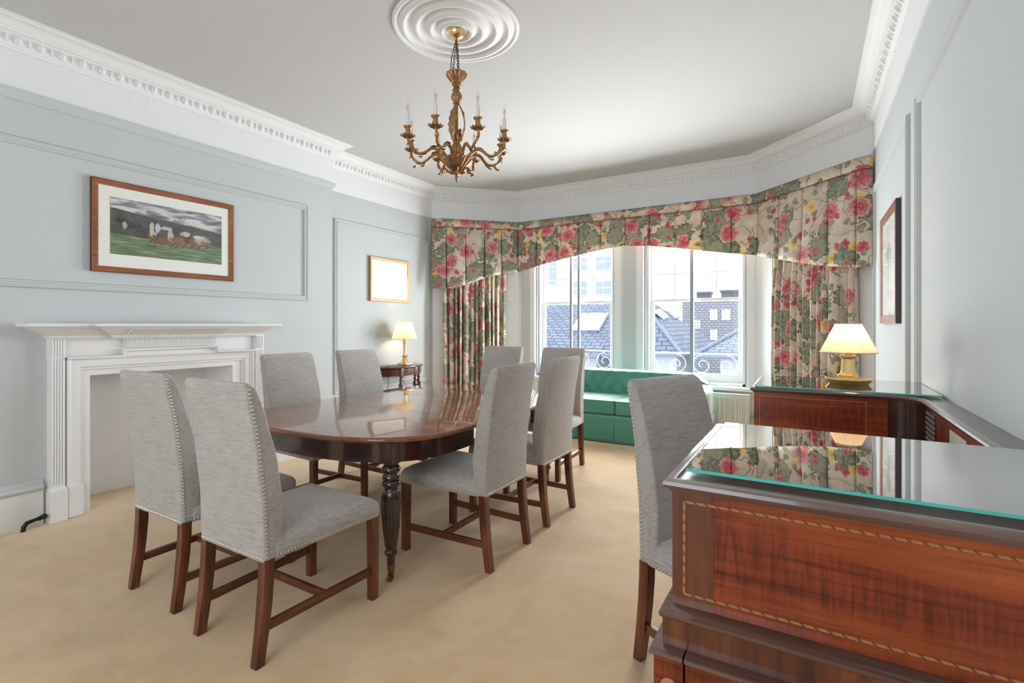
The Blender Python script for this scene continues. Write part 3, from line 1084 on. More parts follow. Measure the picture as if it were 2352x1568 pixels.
GRP = 'grey upholstered dining chairs around the mahogany table'
H90 = pi / 2
ch = make_chair('grey dining chair at the near table end with its seat in full view')
ch['group'] = GRP
ch.location = (-2.085, 1.483, 0)
SPOTS = [
    ((-2.775, 1.515, 0), 0, 'grey nailhead dining chair at the near table end, the one closer to the fireplace'),
    ((-3.27, 2.534, 0), -H90, 'grey dining chair across the table, in front of the fireplace pilaster'),
    ((-3.27, 3.245, 0), -H90, 'grey dining chair across the table, next to the half-round side table'),
    ((-1.797, 2.50, 0), H90, 'grey dining chair just right of the turned table leg, its nailed back to us'),
    ((-1.805, 3.21, 0), H90, 'grey dining chair second along the open side of the table'),
    ((-2.10, 4.215, 0), pi, 'grey dining chair at the window end of the table, nearer the green sofa'),
    ((-2.80, 4.215, 0), pi, 'grey dining chair at the window end of the table, in front of the chintz curtain'),
]
for loc, rz, lab in SPOTS:
    dup(ch, loc, rz, lab, GRP)
dchair = dup(ch, (-0.235, 2.08, 0), radians(-114), 'grey upholstered chair pulled up to the kneehole of the mahogany desk')
del dchair['group']

# ================================================================== dining table
TX, TY0, TY1, TZ = -2.485, 1.735, 3.985, 0.77
HWID = 0.795


def outline(inset=0.0, n=26):
    """near end outline of the table top from the right side round to the left (local coords, y measured from the near edge)"""
    pts = []
    hw = HWID - inset
    dy = 0.56 - inset
    ex = 2.55
    for k in range(n + 1):
        a = pi * k / n
        ca, sa = cos(a), sin(a)
        x = hw * (abs(ca) ** (2 / ex)) * (1 if ca >= 0 else -1)
        y = -dy * (abs(sa) ** (2 / ex))
        pts.append((x, 0.56 + y))
    return pts


def dining_table():
    R = thing('dining_table', 'long mahogany extending dining table with rounded ends and turned legs', 'table', (TX, (TY0 + TY1) / 2, 0))
    half = (TY1 - TY0) / 2
    J = 0.30                                  # half the middle leaf

    def slab(nm, sgn):
        o = MB()
        rings = []
        for z, g in ((TZ - 0.030, 0.016), (TZ - 0.027, 0.006), (TZ - 0.020, 0.001), (TZ - 0.013, 0.0), (TZ - 0.006, 0.003), (TZ - 0.001, 0.008), (TZ, 0.014)):
            p = [(x, y - half) for x, y in outline(g)]
            ring = [(HWID - g, -J - 0.002)] + p + [(-(HWID - g), -J - 0.002)]
            rings.append([(x * 1.0, sgn * y, z) for x, y in ring])
        o.loft(rings)
        return o.build(nm, TABLEW, parent=R, sharp=45)
    slab('table_leaf', 1)
    slab('table_leaf', -1)
    o = MB()
    rings = []
    for y in (-J + 0.002, J - 0.002):
        ring = []
        for z, g in ((TZ - 0.030, 0.016), (TZ - 0.027, 0.006), (TZ - 0.020, 0.001), (TZ - 0.013, 0.0), (TZ - 0.006, 0.003), (TZ - 0.001, 0.008), (TZ, 0.014)):
            ring.append((HWID - g, y, z))
        ring += [(-p[0], y, p[2]) for p in reversed(ring)]
        rings.append(ring)
    o.loft(rings)
    o.build('table_leaf', TABLEW, parent=R, sharp=45)
    # aprons of the two D ends
    for sgn in (1, -1):
        a = MB()
        path = [(x, sgn * (y - half)) for x, y in outline(0.075)]
        path = [(HWID - 0.075, sgn * (-0.38))] + path + [(-(HWID - 0.075), sgn * (-0.38))]
        if sgn < 0:
            path = path[::-1]
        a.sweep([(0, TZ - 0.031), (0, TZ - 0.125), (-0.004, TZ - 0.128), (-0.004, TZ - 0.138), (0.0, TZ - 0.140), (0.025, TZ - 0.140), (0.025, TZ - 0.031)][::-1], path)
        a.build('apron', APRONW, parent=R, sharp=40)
    # sliding bearers under the leaves
    for x in (-0.45, 0.45):
        MB().box(x - 0.03, x + 0.03, -half + 0.25, half - 0.25, TZ - 0.10, TZ - 0.032).build('bearer', APRONW, parent=R)
    # turned, reeded legs on brass casters
    prof = [(0.0, 0.085), (0.020, 0.085), (0.021, 0.10), (0.023, 0.135), (0.033, 0.145), (0.036, 0.155), (0.030, 0.165), (0.026, 0.172), (0.031, 0.182), (0.034, 0.192)]
    reed0, reed1 = 0.20, 0.475
    body = []
    for k in range(12):
        z = reed0 + (reed1 - reed0) * k / 11
        body.append((0.033 + 0.016 * sin(pi * 0.5 * min(1.0, (k / 9.0))) if k < 11 else 0.045, z))
    top = [(0.040, 0.482), (0.034, 0.492), (0.038, 0.500), (0.047, 0.508), (0.049, 0.518), (0.044, 0.528), (0.037, 0.534), (0.045, 0.542), (0.048, 0.552),
           (0.040, 0.562), (0.037, 0.570), (0.047, 0.580), (0.050, 0.592), (0.044, 0.604), (0.036, 0.612), (0.042, 0.620), (0.046, 0.628), (0.0, 0.628)]

    def mod(a, z):
        if reed0 - 0.001 <= z <= reed1 + 0.001:
            e = min(1.0, min(z - reed0, reed1 - z) / 0.02 + 0.25)
            return 1 + 0.10 * e * (abs(cos(a * 8)) - 0.5)
        return 1
    for sx in (-1, 1):
        for sy in (-1, 1):
            c = (sx * 0.585, sy * 0.912, 0)
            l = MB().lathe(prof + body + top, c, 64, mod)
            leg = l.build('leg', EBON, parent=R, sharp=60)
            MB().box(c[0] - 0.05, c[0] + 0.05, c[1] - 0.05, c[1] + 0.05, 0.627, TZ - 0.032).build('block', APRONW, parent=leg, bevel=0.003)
            k = MB()
            k.lathe([(0, 0.045), (0.014, 0.045), (0.018, 0.055), (0.0205, 0.07), (0.0205, 0.092), (0.0, 0.092)], c, 16)
            k.bar((c[0] - 0.011, c[1] - 0.004, 0.018), (c[0] - 0.011, c[1] + 0.004, 0.056), 0.018, 0.004)
            k.bar((c[0] + 0.011, c[1] - 0.004, 0.018), (c[0] + 0.011, c[1] + 0.004, 0.056), 0.018, 0.004)
            kk = MB()
            k.tube([(c[0] - 0.009, c[1] - 0.006, 0.0185), (c[0] + 0.009, c[1] - 0.006, 0.0185)], 0.0185, 16)
            k.build('caster', CASTER, parent=leg)
    return R


dining_table()

# ================================================================== desk along the right wall
DX0, DX1 = -0.238, XR - 0.004
DY = dict(n0=1.035, n1=1.675, f0=2.765, f1=3.36)
DZ = 1.04


def desk():
    R = thing('desk', 'mahogany kneehole desk with inlaid panels along the right wall', 'desk', (0.12, 1.9, 0))
    X = lambda x: x - 0.12
    Y = lambda y: y - 1.9
    NB = 0.415                                    # name-board plane

    def ends(nm, y0, y1, mat, inl):
        b = MB().box(X(DX0), X(DX1), Y(y0), Y(y1), 0.788, 1.018)
        return b.build(nm, mat, parent=R, bevel=0.002)
    near = ends('end_panel', DY['n0'], DY['n1'], DESKW, True)
    far = ends('end_panel', DY['f0'], DY['f1'], DESKW, False)
    # cross-banded stile and patches on the near end
    MB().box(X(DX0 + 0.0005), X(-0.160), Y(DY['n0'] - 0.0012), Y(DY['n0'] + 0.002), 0.790, 1.017).build('crossband', DESKBAND, parent=near)

    def stringing(nm, mat, x0, x1, z0, z1, y, w, par):
        m = MB()
        yy0, yy1 = Y(y - 0.0018), Y(y + 0.002)
        m.box(X(x0), X(x1), yy0, yy1, z0, z0 + w)
        m.box(X(x0), X(x1), yy0, yy1, z1 - w, z1)
        m.box(X(x0), X(x0) + w, yy0, yy1, z0 + w, z1 - w)
        m.box(X(x1) - w, X(x1), yy0, yy1, z0 + w, z1 - w)
        return m.build(nm, mat, parent=par)
    stringing('inlay', INLAY, -0.217, 0.44, 0.812, 1.0, DY['n0'], 0.0046, near)
    stringing('inlay', STRING, -0.213, 0.222, 0.845, 1.0, DY['f0'], 0.0022, far)
    # back strip along the wall with fretwork and paper label
    s = MB().box(X(NB), X(DX1), Y(DY['n1']), Y(DY['f0']), 0.788, 1.018)
    nb = s.build('name_board', DESKW, parent=R)
    cv = MB()                                     # concave corner between far end and name board
    pts = [(X(0.25), Y(DY['f0'] + 0.001))]
    c0 = (X(0.30), Y(DY['f0'] - 0.105))
    arc = []
    for k in range(11):
        a = radians(90 - 90 * k / 10)
        arc.append((X(0.30) + 0.115 * cos(a), Y(DY['f0'] - 0.115) + 0.115 * sin(a)))
    poly = arc + [(X(NB) + 0.002, Y(DY['f0'] - 0.115)), (X(NB) + 0.002, Y(DY['f0']) + 0.002), (X(0.30), Y(DY['f0']) + 0.002)]
    cv.hexa(poly[::-1], 0.788, 1.018)
    cv.build('corner_panel', APRONW, parent=R, sharp=25)
    # fretwork panel: a pierced lattice over a dark backing
    fb = MB().box(X(NB - 0.002), X(NB), Y(2.462), Y(2.644), 0.84, 1.002)
    fw = fb.build('fretwork_panel', EBON, parent=nb)
    f = MB()
    rnd = random.Random(3)
    for i in range(12):
        for j in range(8):
            cy = Y(2.475 + 0.156 * i / 11) + rnd.uniform(-0.002, 0.002)
            cz = 0.85 + 0.142 * j / 7
            r = 0.0046
            f.tube([(X(NB - 0.0035), cy + r * cos(2 * pi * k / 8), cz + r * 1.2 * sin(2 * pi * k / 8)) for k in range(8)], 0.0012, 5, closed=True)
    f.build('fret', FRETM, parent=fw)
    MB().box(X(NB - 0.0012), X(NB + 0.001), Y(2.035), Y(2.245), 0.895, 0.992).build('paper_label', LABELM, parent=nb)
    # top boards
    t = MB().box(X(DX0 + 0.004), X(DX1), Y(DY['n0'] + 0.004), Y(DY['n1'] - 0.004), 1.019, 1.036)
    t.box(X(DX0 + 0.004), X(DX1), Y(DY['f0'] + 0.004), Y(DY['f1']), 1.019, 1.036)
    t.box(X(NB + 0.004), X(DX1), Y(DY['n1'] - 0.0045), Y(DY['f0'] + 0.0045), 1.019, 1.036)
    t.build('desk_top', DESKTOP, parent=R)
    # edge moulding of the top
    mp = [(0.006, 1.0165), (-0.004, 1.0165), (-0.006, 1.022), (-0.013, 1.024), (-0.016, 1.030), (-0.014, 1.037), (-0.006, 1.0405), (0.006, 1.0405)]
    pa = [(X(DX1), Y(DY['n0'])), (X(DX0), Y(DY['n0'])), (X(DX0), Y(DY['n1'])), (X(NB), Y(DY['n1'])), (X(NB), Y(DY['f0'] - 0.115))]
    pa += [(px, py) for px, py in arc[::-1][1:]] + [(X(DX0), Y(DY['f0'])), (X(DX0), Y(DY['f1']))]
    t = MB().sweep([(-d, h) for d, h in mp], pa)
    t.build('top_moulding', DESKM, parent=R, sharp=40)
    # mid section and plinth mouldings, writing bed in the kneehole
    for nm, y0, y1 in (('near', DY['n0'], DY['n1']), ('far', DY['f0'], DY['f1'])):
        g0 = 0.030
        m = MB().box(X(DX0 - 0.012), X(DX1), Y(y0 - g0), Y(y1 + 0.012), 0.7195, 0.775)
        m.build('mid_rail', DESKBAND if nm == 'near' else DESKW, parent=R)
        pth = [(X(DX1), Y(y0 - g0)), (X(DX0 - 0.012), Y(y0 - g0)), (X(DX0 - 0.012), Y(y1 + 0.012)), (X(DX1), Y(y1 + 0.012))]
        mp2 = [(0.05, 0.774), (-0.003, 0.774), (-0.006, 0.778), (-0.006, 0.784), (-0.001, 0.787), (0.002, 0.7905), (0.05, 0.7905)]
        MB().sweep([(-d, h) for d, h in mp2], pth).build('waist_moulding', DESKM, parent=R, sharp=50)
        p = MB().box(X(DX0 - 0.024), X(-0.206), Y(y0 - 0.052), Y(y1 + 0.006), 0.03, 0.712)
        p.build('pedestal_stile', DESKW, parent=R, bevel=0.002)
        p = MB().box(X(-0.203), X(DX1), Y(y0 - 0.052), Y(y1 + 0.006), 0.03, 0.712)
        ped = p.build('pedestal', DESKW, parent=R, bevel=0.002)
        pth = [(X(DX1), Y(y0 - 0.052)), (X(-0.203), Y(y0 - 0.052))]
        mp3 = [(0.04, 0.708), (-0.004, 0.708), (-0.008, 0.712), (-0.007, 0.719), (0.0, 0.722), (0.04, 0.722)]
        MB().sweep([(-d, h) for d, h in mp3], pth).build('base_moulding', DESKM, parent=R, sharp=50)
        pth = [(X(-0.206), Y(y0 - 0.052)), (X(DX0 - 0.024), Y(y0 - 0.052)), (X(DX0 - 0.024), Y(y1 + 0.006))]
        MB().sweep([(-d, h) for d, h in mp3], pth).build('base_moulding', DESKM, parent=R, sharp=50)
        MB().box(X(DX0 - 0.028), X(DX1), Y(y0 - 0.056), Y(y1 + 0.01), 0.0, 0.05).build('plinth', DESKM, parent=R, bevel=0.004)
        # round paterae inlaid on the stile
        MB().lathe([(0.0, 0.0), (0.016, 0.0), (0.016, 0.0015), (0.0, 0.0015)], (0, 0, 0), 20).build('patera', STRING, parent=ped).matrix_local = \
            Matrix.Translation((X(-0.232), Y(y0 - 0.0522), 0.655)) @ Matrix.Rotation(radians(90), 4, 'X')
    MB().box(X(-0.02), X(DX1), Y(DY['n1'] + 0.0125), Y(DY['f0'] - 0.0325), 0.735, 0.77).build('writing_bed', DESKW, parent=R, bevel=0.003)
    return R


desk()


def desk_glass(label, x0, x1, y0, y1, pads):
    R = thing('glass_top', label, 'glass top', ((x0 + x1) / 2, (y0 + y1) / 2, 1.0405))
    cx, cy = (x0 + x1) / 2, (y0 + y1) / 2
    z0, z1 = 0.0035, 0.0095
    a, b, c, d = x0 - cx, x1 - cx, y0 - cy, y1 - cy
    m = MB()
    m.add([(a, c, z1), (b, c, z1), (b, d, z1), (a, d, z1), (a, c, z0), (b, c, z0), (b, d, z0), (a, d, z0)], [(0, 1, 2, 3), (7, 6, 5, 4)])
    m.build('sheet', DESKGLASS, parent=R, fixn=False)
    e = MB()
    w = 0.0008
    for q in ((a, b, c, c + w), (a, b, d - w, d), (a, a + w, c + w, d - w), (b - w, b, c + w, d - w)):
        e.box(q[0], q[1], q[2], q[3], z0, z1)
    e.build('edge', GLEDGE, parent=R)
    for px, py in pads:
        MB().lathe([(0, 0), (0.008, 0), (0.008, z0), (0, z0)], (px - cx, py - cy, 0), 14).build('spacer', LABELM, parent=R)
    return R


desk_glass('clear plate glass lying on the near end of the desk, reflecting the curtain', -0.222, XR - 0.012, DY['n0'] + 0.052, DY['n1'] - 0.012,
           [(-0.205, DY['n0'] + 0.066), (-0.205, DY['n1'] - 0.03), (0.45, DY['n0'] + 0.066), (0.45, DY['n1'] - 0.03)])
desk_glass('clear plate glass on the far end of the desk, under the lamp', -0.236, XR - 0.012, DY['f0'] - 0.008, DY['f1'] - 0.012,
           [(-0.21, DY['f0'] + 0.02), (0.46, DY['f0'] + 0.02), (-0.21, DY['f1'] - 0.03), (0.46, DY['f1'] - 0.03)])


# ================================================================== lamps
def pleats(n, amp):
    return lambda a, z: 1 + amp * cos(n * a)


def shade_mesh(r0, r1, h, z0, n, amp):
    m = MB()
    rings = []
    N = n * 6
    for k in range(7):
        f = k / 6
        r = r0 + (r1 - r0) * f
        rings.append([(r * (1 + amp * cos(n * 2 * pi * j / N)) * cos(2 * pi * j / N), r * (1 + amp * cos(n * 2 * pi * j / N)) * sin(2 * pi * j / N), z0 + h * f) for j in range(N)])
    m.loft(rings, cap=False)
    return m


def desk_lamp():
    L = (0.172, 3.09, 1.0502)
    R = thing('table_lamp', 'brass column lamp with a wide pleated cream shade, lit, on the desk', 'lamp', L)
    b = MB()
    oc = lambda r, z: [(r * cos(pi / 8 + k * pi / 4), r * sin(pi / 8 + k * pi / 4), z) for k in range(8)]
    b.loft([oc(0.088, 0), oc(0.108, 0.024), oc(0.106, 0.029), oc(0.05, 0.034)])
    b.build('base', BRASS, parent=R, sharp=20)
    c = MB()
    c.loft([oc(0.048, 0.034), oc(0.048, 0.043), oc(0.040, 0.050), oc(0.034, 0.058), oc(0.030, 0.075), oc(0.028, 0.125), oc(0.031, 0.133), oc(0.039, 0.139), oc(0.039, 0.146), oc(0.018, 0.150)])
    c.build('column', BRASS, parent=R, sharp=20)
    MB().lathe([(0, 0.150), (0.015, 0.150), (0.018, 0.158), (0.014, 0.168), (0.028, 0.174), (0.014, 0.180), (0.014, 0.21), (0, 0.21)], (0, 0, 0), 16).build('lamp_holder', BRASS, parent=R)
    s = shade_mesh(0.124, 0.057, 0.146, 0.160, 44, 0.011)
    sh = s.build('lamp_shade', SHADE, parent=R, sharp=80, fixn=False)
    m = MB().tube([(0.0575 * cos(2 * pi * k / 32), 0.0575 * sin(2 * pi * k / 32), 0.306) for k in range(32)], 0.0028, 6, closed=True)
    m.tube([(0.1245 * cos(2 * pi * k / 40), 0.1245 * sin(2 * pi * k / 40), 0.160) for k in range(40)], 0.0028, 6, closed=True)
    m.build('binding', plain('shade_binding', (0.75, 0.58, 0.40), 0.7), parent=sh)
    l = light('bulb_light', 'POINT', (L[0], L[1], L[2] + 0.24), (0, 0, 0), 3.4, (1.0, 0.70, 0.40), shadow_soft_size=0.022)
    return R


def side_lamp(L):
    R = thing('table_lamp', 'slim brass candlestick lamp with a cream shade, lit, on the half-round side table', 'lamp', L)
    b = MB()
    b.loft([rrect(0.15, 0.15, -0.075, 0.075, z, 0.02) if r is None else rrect(r, r, -r / 2, r / 2, z, min(0.02, r / 4)) for r, z in ((0.13, 0.012), (0.15, 0.016), (0.15, 0.026), (0.12, 0.032), (0.075, 0.044), (0.06, 0.062), (0.05, 0.066))])
    for sx in (-1, 1):
        for sy in (-1, 1):
            b.ball((sx * 0.055, sy * 0.055, 0.0085), 0.0085, 8, 5)
    b.build('base', BRASS, parent=R, sharp=30)
    MB().lathe([(0, 0.066), (0.028, 0.066), (0.034, 0.075), (0.026, 0.086), (0.020, 0.095), (0.033, 0.106), (0.037, 0.118), (0.030, 0.130), (0.019, 0.138), (0.018, 0.15), (0.021, 0.26),
                (0.022, 0.285), (0.030, 0.292), (0.030, 0.300), (0.020, 0.308), (0.020, 0.318), (0.036, 0.328), (0.036, 0.334), (0.018, 0.338), (0.016, 0.38), (0, 0.38)], (0, 0, 0), 20).build('column', BRASS, parent=R, sharp=30)
    s = shade_mesh(0.163, 0.086, 0.215, 0.345, 48, 0.010)
    s.build('lamp_shade', SHADE, parent=R, sharp=80, fixn=False)
    light('bulb_light', 'POINT', (L[0], L[1], L[2] + 0.44), (0, 0, 0), 4.2, (1.0, 0.72, 0.43), shadow_soft_size=0.025)
    return R


desk_lamp()

# ================================================================== half-round side table in the recess
def side_table():
    ox, oy = XRE + 0.012, 4.83
    R = thing('side_table', 'half-round dark mahogany side table with turned legs in the recess', 'table', (ox, oy, 0))
    rx, ry = 0.36, 0.47
    arc = lambda g, n=24: [((rx - g) * sin(pi * k / n), -(ry - g) * cos(pi * k / n)) for k in range(n + 1)]
    t = MB()
    rings = []
    for z, g in ((0.806, 0.010), (0.809, 0.003), (0.816, 0.0), (0.824, 0.002), (0.829, 0.008)):
        rings.append([(x, y, z) for x, y in arc(g)])
    t.loft(rings)
    t.build('tabletop', SIDEW, parent=R, sharp=40)
    a = MB()
    prof = [(0.02, 0.805)]
    for k in range(5):
        z = 0.800 - 0.018 * k
        prof += [(0.0, z), (-0.005, z - 0.004), (-0.005, z - 0.012), (0.0, z - 0.015)]
    prof += [(0.0, 0.708), (0.02, 0.708)]
    a.sweep([(d, h) for d, h in prof], arc(0.035))
    a.build('apron', SIDEW, parent=R, sharp=30)
    prof = [(0.0, 0.0), (0.014, 0.0), (0.020, 0.03), (0.013, 0.05), (0.017, 0.065), (0.014, 0.30), (0.020, 0.44), (0.026, 0.47), (0.016, 0.48), (0.024, 0.495), (0.018, 0.51), (0.028, 0.55),
            (0.030, 0.60), (0.018, 0.625), (0.014, 0.635), (0.026, 0.65), (0.018, 0.668), (0.014, 0.68), (0.024, 0.70), (0.028, 0.712), (0.0, 0.712)]
    for ang in (28, 72, 108, 152):
        n = radians(ang)
        x, y = (rx - 0.05) * sin(n), -(ry - 0.05) * cos(n)
        lg = MB().lathe(prof, (x, y, 0), 14)
        o = lg.build('leg', SIDEW, parent=R, sharp=50)
        MB().box(x - 0.026, x + 0.026, y - 0.026, y + 0.026, 0.712, 0.8055).build('block', SIDEW, parent=o, bevel=0.003)
    return R


side_table()
side_lamp((XRE + 0.21, 4.87, 0.8295))
cb = MB().tube([(XRE + 0.24, 4.80, 0.8335), (XRE + 0.23, 4.70, 0.8335), (XRE + 0.20, 4.60, 0.834), (XRE + 0.24, 4.50, 0.835), (XRE + 0.30, 4.47, 0.838), (XRE + 0.325, 4.46, 0.80), (XRE + 0.31, 4.47, 0.6), (XRE + 0.20, 4.5, 0.3), (XRE + 0.1, 4.55, 0.02), (XRE + 0.06, 4.7, 0.008)], 0.0035, 6)
tag(cb.build('lamp_cord', IRON), 'black lamp cord hanging off the half-round side table', 'cord')


# ================================================================== pictures
def picture(name, label, x, nx, y0, y1, z0, z1, fw, depth, fmat, pmat, mount, edge=None, fz=0.012):
    R = thing(name, label, 'picture', (x, (y0 + y1) / 2, (z0 + z1) / 2))
    hy, hz = (y1 - y0) / 2, (z1 - z0) / 2
    pth = [(-hy, -hz), (hy, -hz), (hy, hz), (-hy, hz)]
    prof = [(0, 0.002), (0, depth - 0.004), (0.004, depth), (fw * 0.5, depth - 0.001), (fw - 0.003, depth - 0.006), (fw, depth - 0.010), (fw, 0.002)]
    t3 = lambda a, b, h: (nx * h, a, b)
    f = MB().sweep(prof, pth, closed=True, to3=t3).build('frame', fmat, parent=R, sharp=30)
    if edge:
        MB().sweep([(-0.002, 0.001), (-0.002, depth - 0.003), (0.002, depth - 0.003), (0.002, 0.001)], pth, closed=True, to3=t3).build('frame_side', edge, parent=R)
    iy, iz = hy - fw + 0.002, hz - fw + 0.002
    d0 = depth - 0.012
    m = MB()
    m.hexa([(0, 0), (0, 0), (0, 0), (0, 0)], 0, 0) if False else None
    xs = sorted((nx * 0.003, nx * d0))
    m.box(xs[0], xs[1], -iy, iy, -iz, iz)
    m.build('mount', MOUNT, parent=R)
    a, b, c, d = mount
    p = MB()
    px = nx * (d0 + 0.0015)
    q = [(px, -iy + a, -iz + c), (px, iy - b, -iz + c), (px, iy - b, iz - d), (px, -iy + a, iz - d)]
    uv = [(0, 0), (1, 0), (1, 1), (0, 1)]
    q2 = [(nx * (d0 - 0.001), p_[1], p_[2]) for p_ in q]
    p.add(q + q2, [(0, 1, 2, 3), (7, 6, 5, 4), (0, 4, 5, 1), (1, 5, 6, 2), (2, 6, 7, 3), (3, 7, 4, 0)], [uv] * 6)
    p.build('print', pmat, parent=R)
    xs = sorted((nx * (d0 + 0.003), nx * (d0 + 0.005)))
    MB().box(xs[0], xs[1], -iy, iy, -iz, iz).build('glazing', PICGLASS, parent=R)
    return R


PICGLASS = glass('picture_glass', (1, 1, 1), 0.75)
picture('framed_print', 'red burr framed print of galloping horses above the fireplace', XB, 1, 1.565, 2.605, 1.745, 2.428, 0.042, 0.030, FRAMEW, mat_print_field(), (0.075, 0.062, 0.098, 0.080), FRAMEDK)
picture('framed_picture', 'small gilt framed picture in the recess above the side lamp', XRE, 1, 4.452, 5.16, 1.65, 2.21, 0.036, 0.034, GILT, mat_print_view(), (0.075, 0.075, 0.075, 0.075))
picture('framed_print', 'narrow red framed botanical print on the right wall beside the curtain', XR, -1, 3.985, 4.80, 1.362, 2.155, 0.058, 0.030, FRAMEW, mat_print_plant(), (0.04, 0.04, 0.05, 0.05), FRAMEDK)
# ================================================================== pelmet and curtains
PA = [(-4.478, 5.585), (-3.682, 6.381), (-0.524, 6.381), (0.372, 5.485)]
PZT = 2.85


class Path2:
    def __init__(s, pts, rad=0.06, n=6):
        """polyline with rounded corners, sampled by arc length; normal to the room side (right of travel)"""
        P = [Vector(p) for p in pts]
        out = [P[0]]
        for i in range(1, len(P) - 1):
            a = (P[i - 1] - P[i]).normalized()
            b = (P[i + 1] - P[i]).normalized()
            for k in range(n + 1):
                t = k / n
                p0, p2 = P[i] + a * rad, P[i] + b * rad
                out.append(p0 * (1 - t) ** 2 + P[i] * 2 * t * (1 - t) + p2 * t * t)
        out.append(P[-1])
        s.p = out
        s.l = [0]
        for a, b in zip(out[:-1], out[1:]):
            s.l.append(s.l[-1] + (b - a).length)
        s.L = s.l[-1]

    def at(s, q):
        q = min(max(q, 0), s.L)
        for i in range(len(s.p) - 1):
            if q <= s.l[i + 1] + 1e-9:
                d = (s.p[i + 1] - s.p[i])
                f = (q - s.l[i]) / max(d.length, 1e-9)
                d = d.normalized()
                return s.p[i] + (s.p[i + 1] - s.p[i]) * f, Vector((d.y, -d.x))


def lerp_tab(tab, x):
    for (a, va), (b, vb) in zip(tab[:-1], tab[1:]):
        if x <= b:
            f = (x - a) / (b - a)
            return va + (vb - va) * f
    return tab[-1][1]


def pelmet():
    R = thing('pelmet', 'rose chintz pelmet with box pleats and red piping across the bay window', 'pelmet', (0, 0, 0))
    front = Path2([(-4.60, 5.53)] + PA + [(0.488, 5.46)], 0.035)
    l0 = 0.135                                  # the short return at the left end
    Lf = front.L
    seams_x = [-4.43, -4.235, -4.04, -3.86, -3.682, -3.37, -3.05, -2.72, -2.40, -2.07, -1.75, -1.43, -1.12, -0.79, -0.505, -0.285, -0.055, 0.16, 0.365]
    # seam positions by arc length
    seams = []
    for x in seams_x:
        best = min(range(800), key=lambda k: abs(front.at(Lf * k / 800)[0].x - x))
        seams.append(Lf * best / 800)
    bt = []
    for x, z in ((-4.60, 1.865), (-4.478, 1.865), (-4.36, 1.87), (-4.235, 1.915), (-4.037, 2.03), (-3.85, 2.09), (-3.68, 2.125), (-3.34, 2.19), (-2.90, 2.275), (-2.45, 2.345),
                 (-2.07, 2.378), (-1.74, 2.352), (-1.40, 2.295), (-1.118, 2.245), (-0.80, 2.19), (-0.51, 2.145), (-0.26, 2.055), (-0.05, 1.98), (0.16, 1.915), (0.37, 1.868), (0.49, 1.868)):
        bt.append((x, z))

    def skirt(u, v):
        q = Lf * u
        p, n = front.at(q)
        zb = lerp_tab(bt, p.x)
        # nearest seam
        ds = min(abs(q - s_) for s_ in seams)
        z = (PZT - 0.10) + (zb - (PZT - 0.10)) * v
        notch = -0.055 * math.exp(-(ds / 0.0085) ** 2) * (0.30 + 0.70 * min(1, v * 2.5))
        belly = 0.014 * min(1.0, ds / 0.10) * v
        i = sum(1 for s_ in seams if s_ < q)
        flare = (0.012 + 0.010 * sin(i * 2.3)) * v * v + 0.010 * v
        o = 0.006 + notch + belly + flare
        return (p.x + n.x * o, p.y + n.y * o, z), (q, z)
    m = MB().grid(skirt, 1100, 12)
    sk = m.build('skirt', FLORAL, parent=R, sharp=89, fixn=False)
    md = sk.modifiers.new('cloth', 'SOLIDIFY')
    md.thickness = 0.004
    md.offset = -1

    def band(u, v):
        q = Lf * u
        p, n = front.at(q)
        z = PZT - 0.104 * v
        return (p.x + n.x * 0.011, p.y + n.y * 0.011, z), (q + 0.35, z + 0.31)
    b = MB().grid(band, 220, 2).build('header_band', FLORAL, parent=R, sharp=89, fixn=False)
    md = b.modifiers.new('cloth', 'SOLIDIFY')
    md.thickness = 0.010
    md.offset = -1
    for zz in (PZT, PZT - 0.104):
        pts = []
        for k in range(221):
            p, n = front.at(Lf * k / 220)
            pts.append((p.x + n.x * 0.013, p.y + n.y * 0.013, zz))
        MB().tube(pts, 0.0055, 6).build('piping', PIPING, parent=R)
    # board behind the heading
    bd = MB()
    ip = [(-4.565, 5.66), (-3.695, 6.395), (-0.511, 6.395), (0.46, 5.515)]
    pts = [(-4.568, 5.575), (-4.47, 5.598), (-3.678, 6.389 - 0.02), (-0.528, 6.389 - 0.02), (0.366, 5.499), (0.485, 5.485)]
    pts2 = [(0.485, 5.545), (-0.545, 6.565), (-3.785, 6.565), (-4.60, 5.745)]
    # wooden top board, as three straight lengths
    bd.hexa([(-4.52, 5.60), (-3.69, 6.37), (-3.785, 6.565), (-4.66, 5.69)][::1], PZT - 0.03, PZT - 0.006)
    bd.hexa([(-3.69, 6.37), (-0.52, 6.37), (-0.545, 6.565), (-3.785, 6.565)], PZT - 0.03, PZT - 0.006)
    bd.hexa([(-0.52, 6.37), (0.38, 5.49), (0.485, 5.54), (-0.545, 6.565)], PZT - 0.03, PZT - 0.006)
    bd.build('pelmet_board', CREAM, parent=R)
    return R


pelmet()


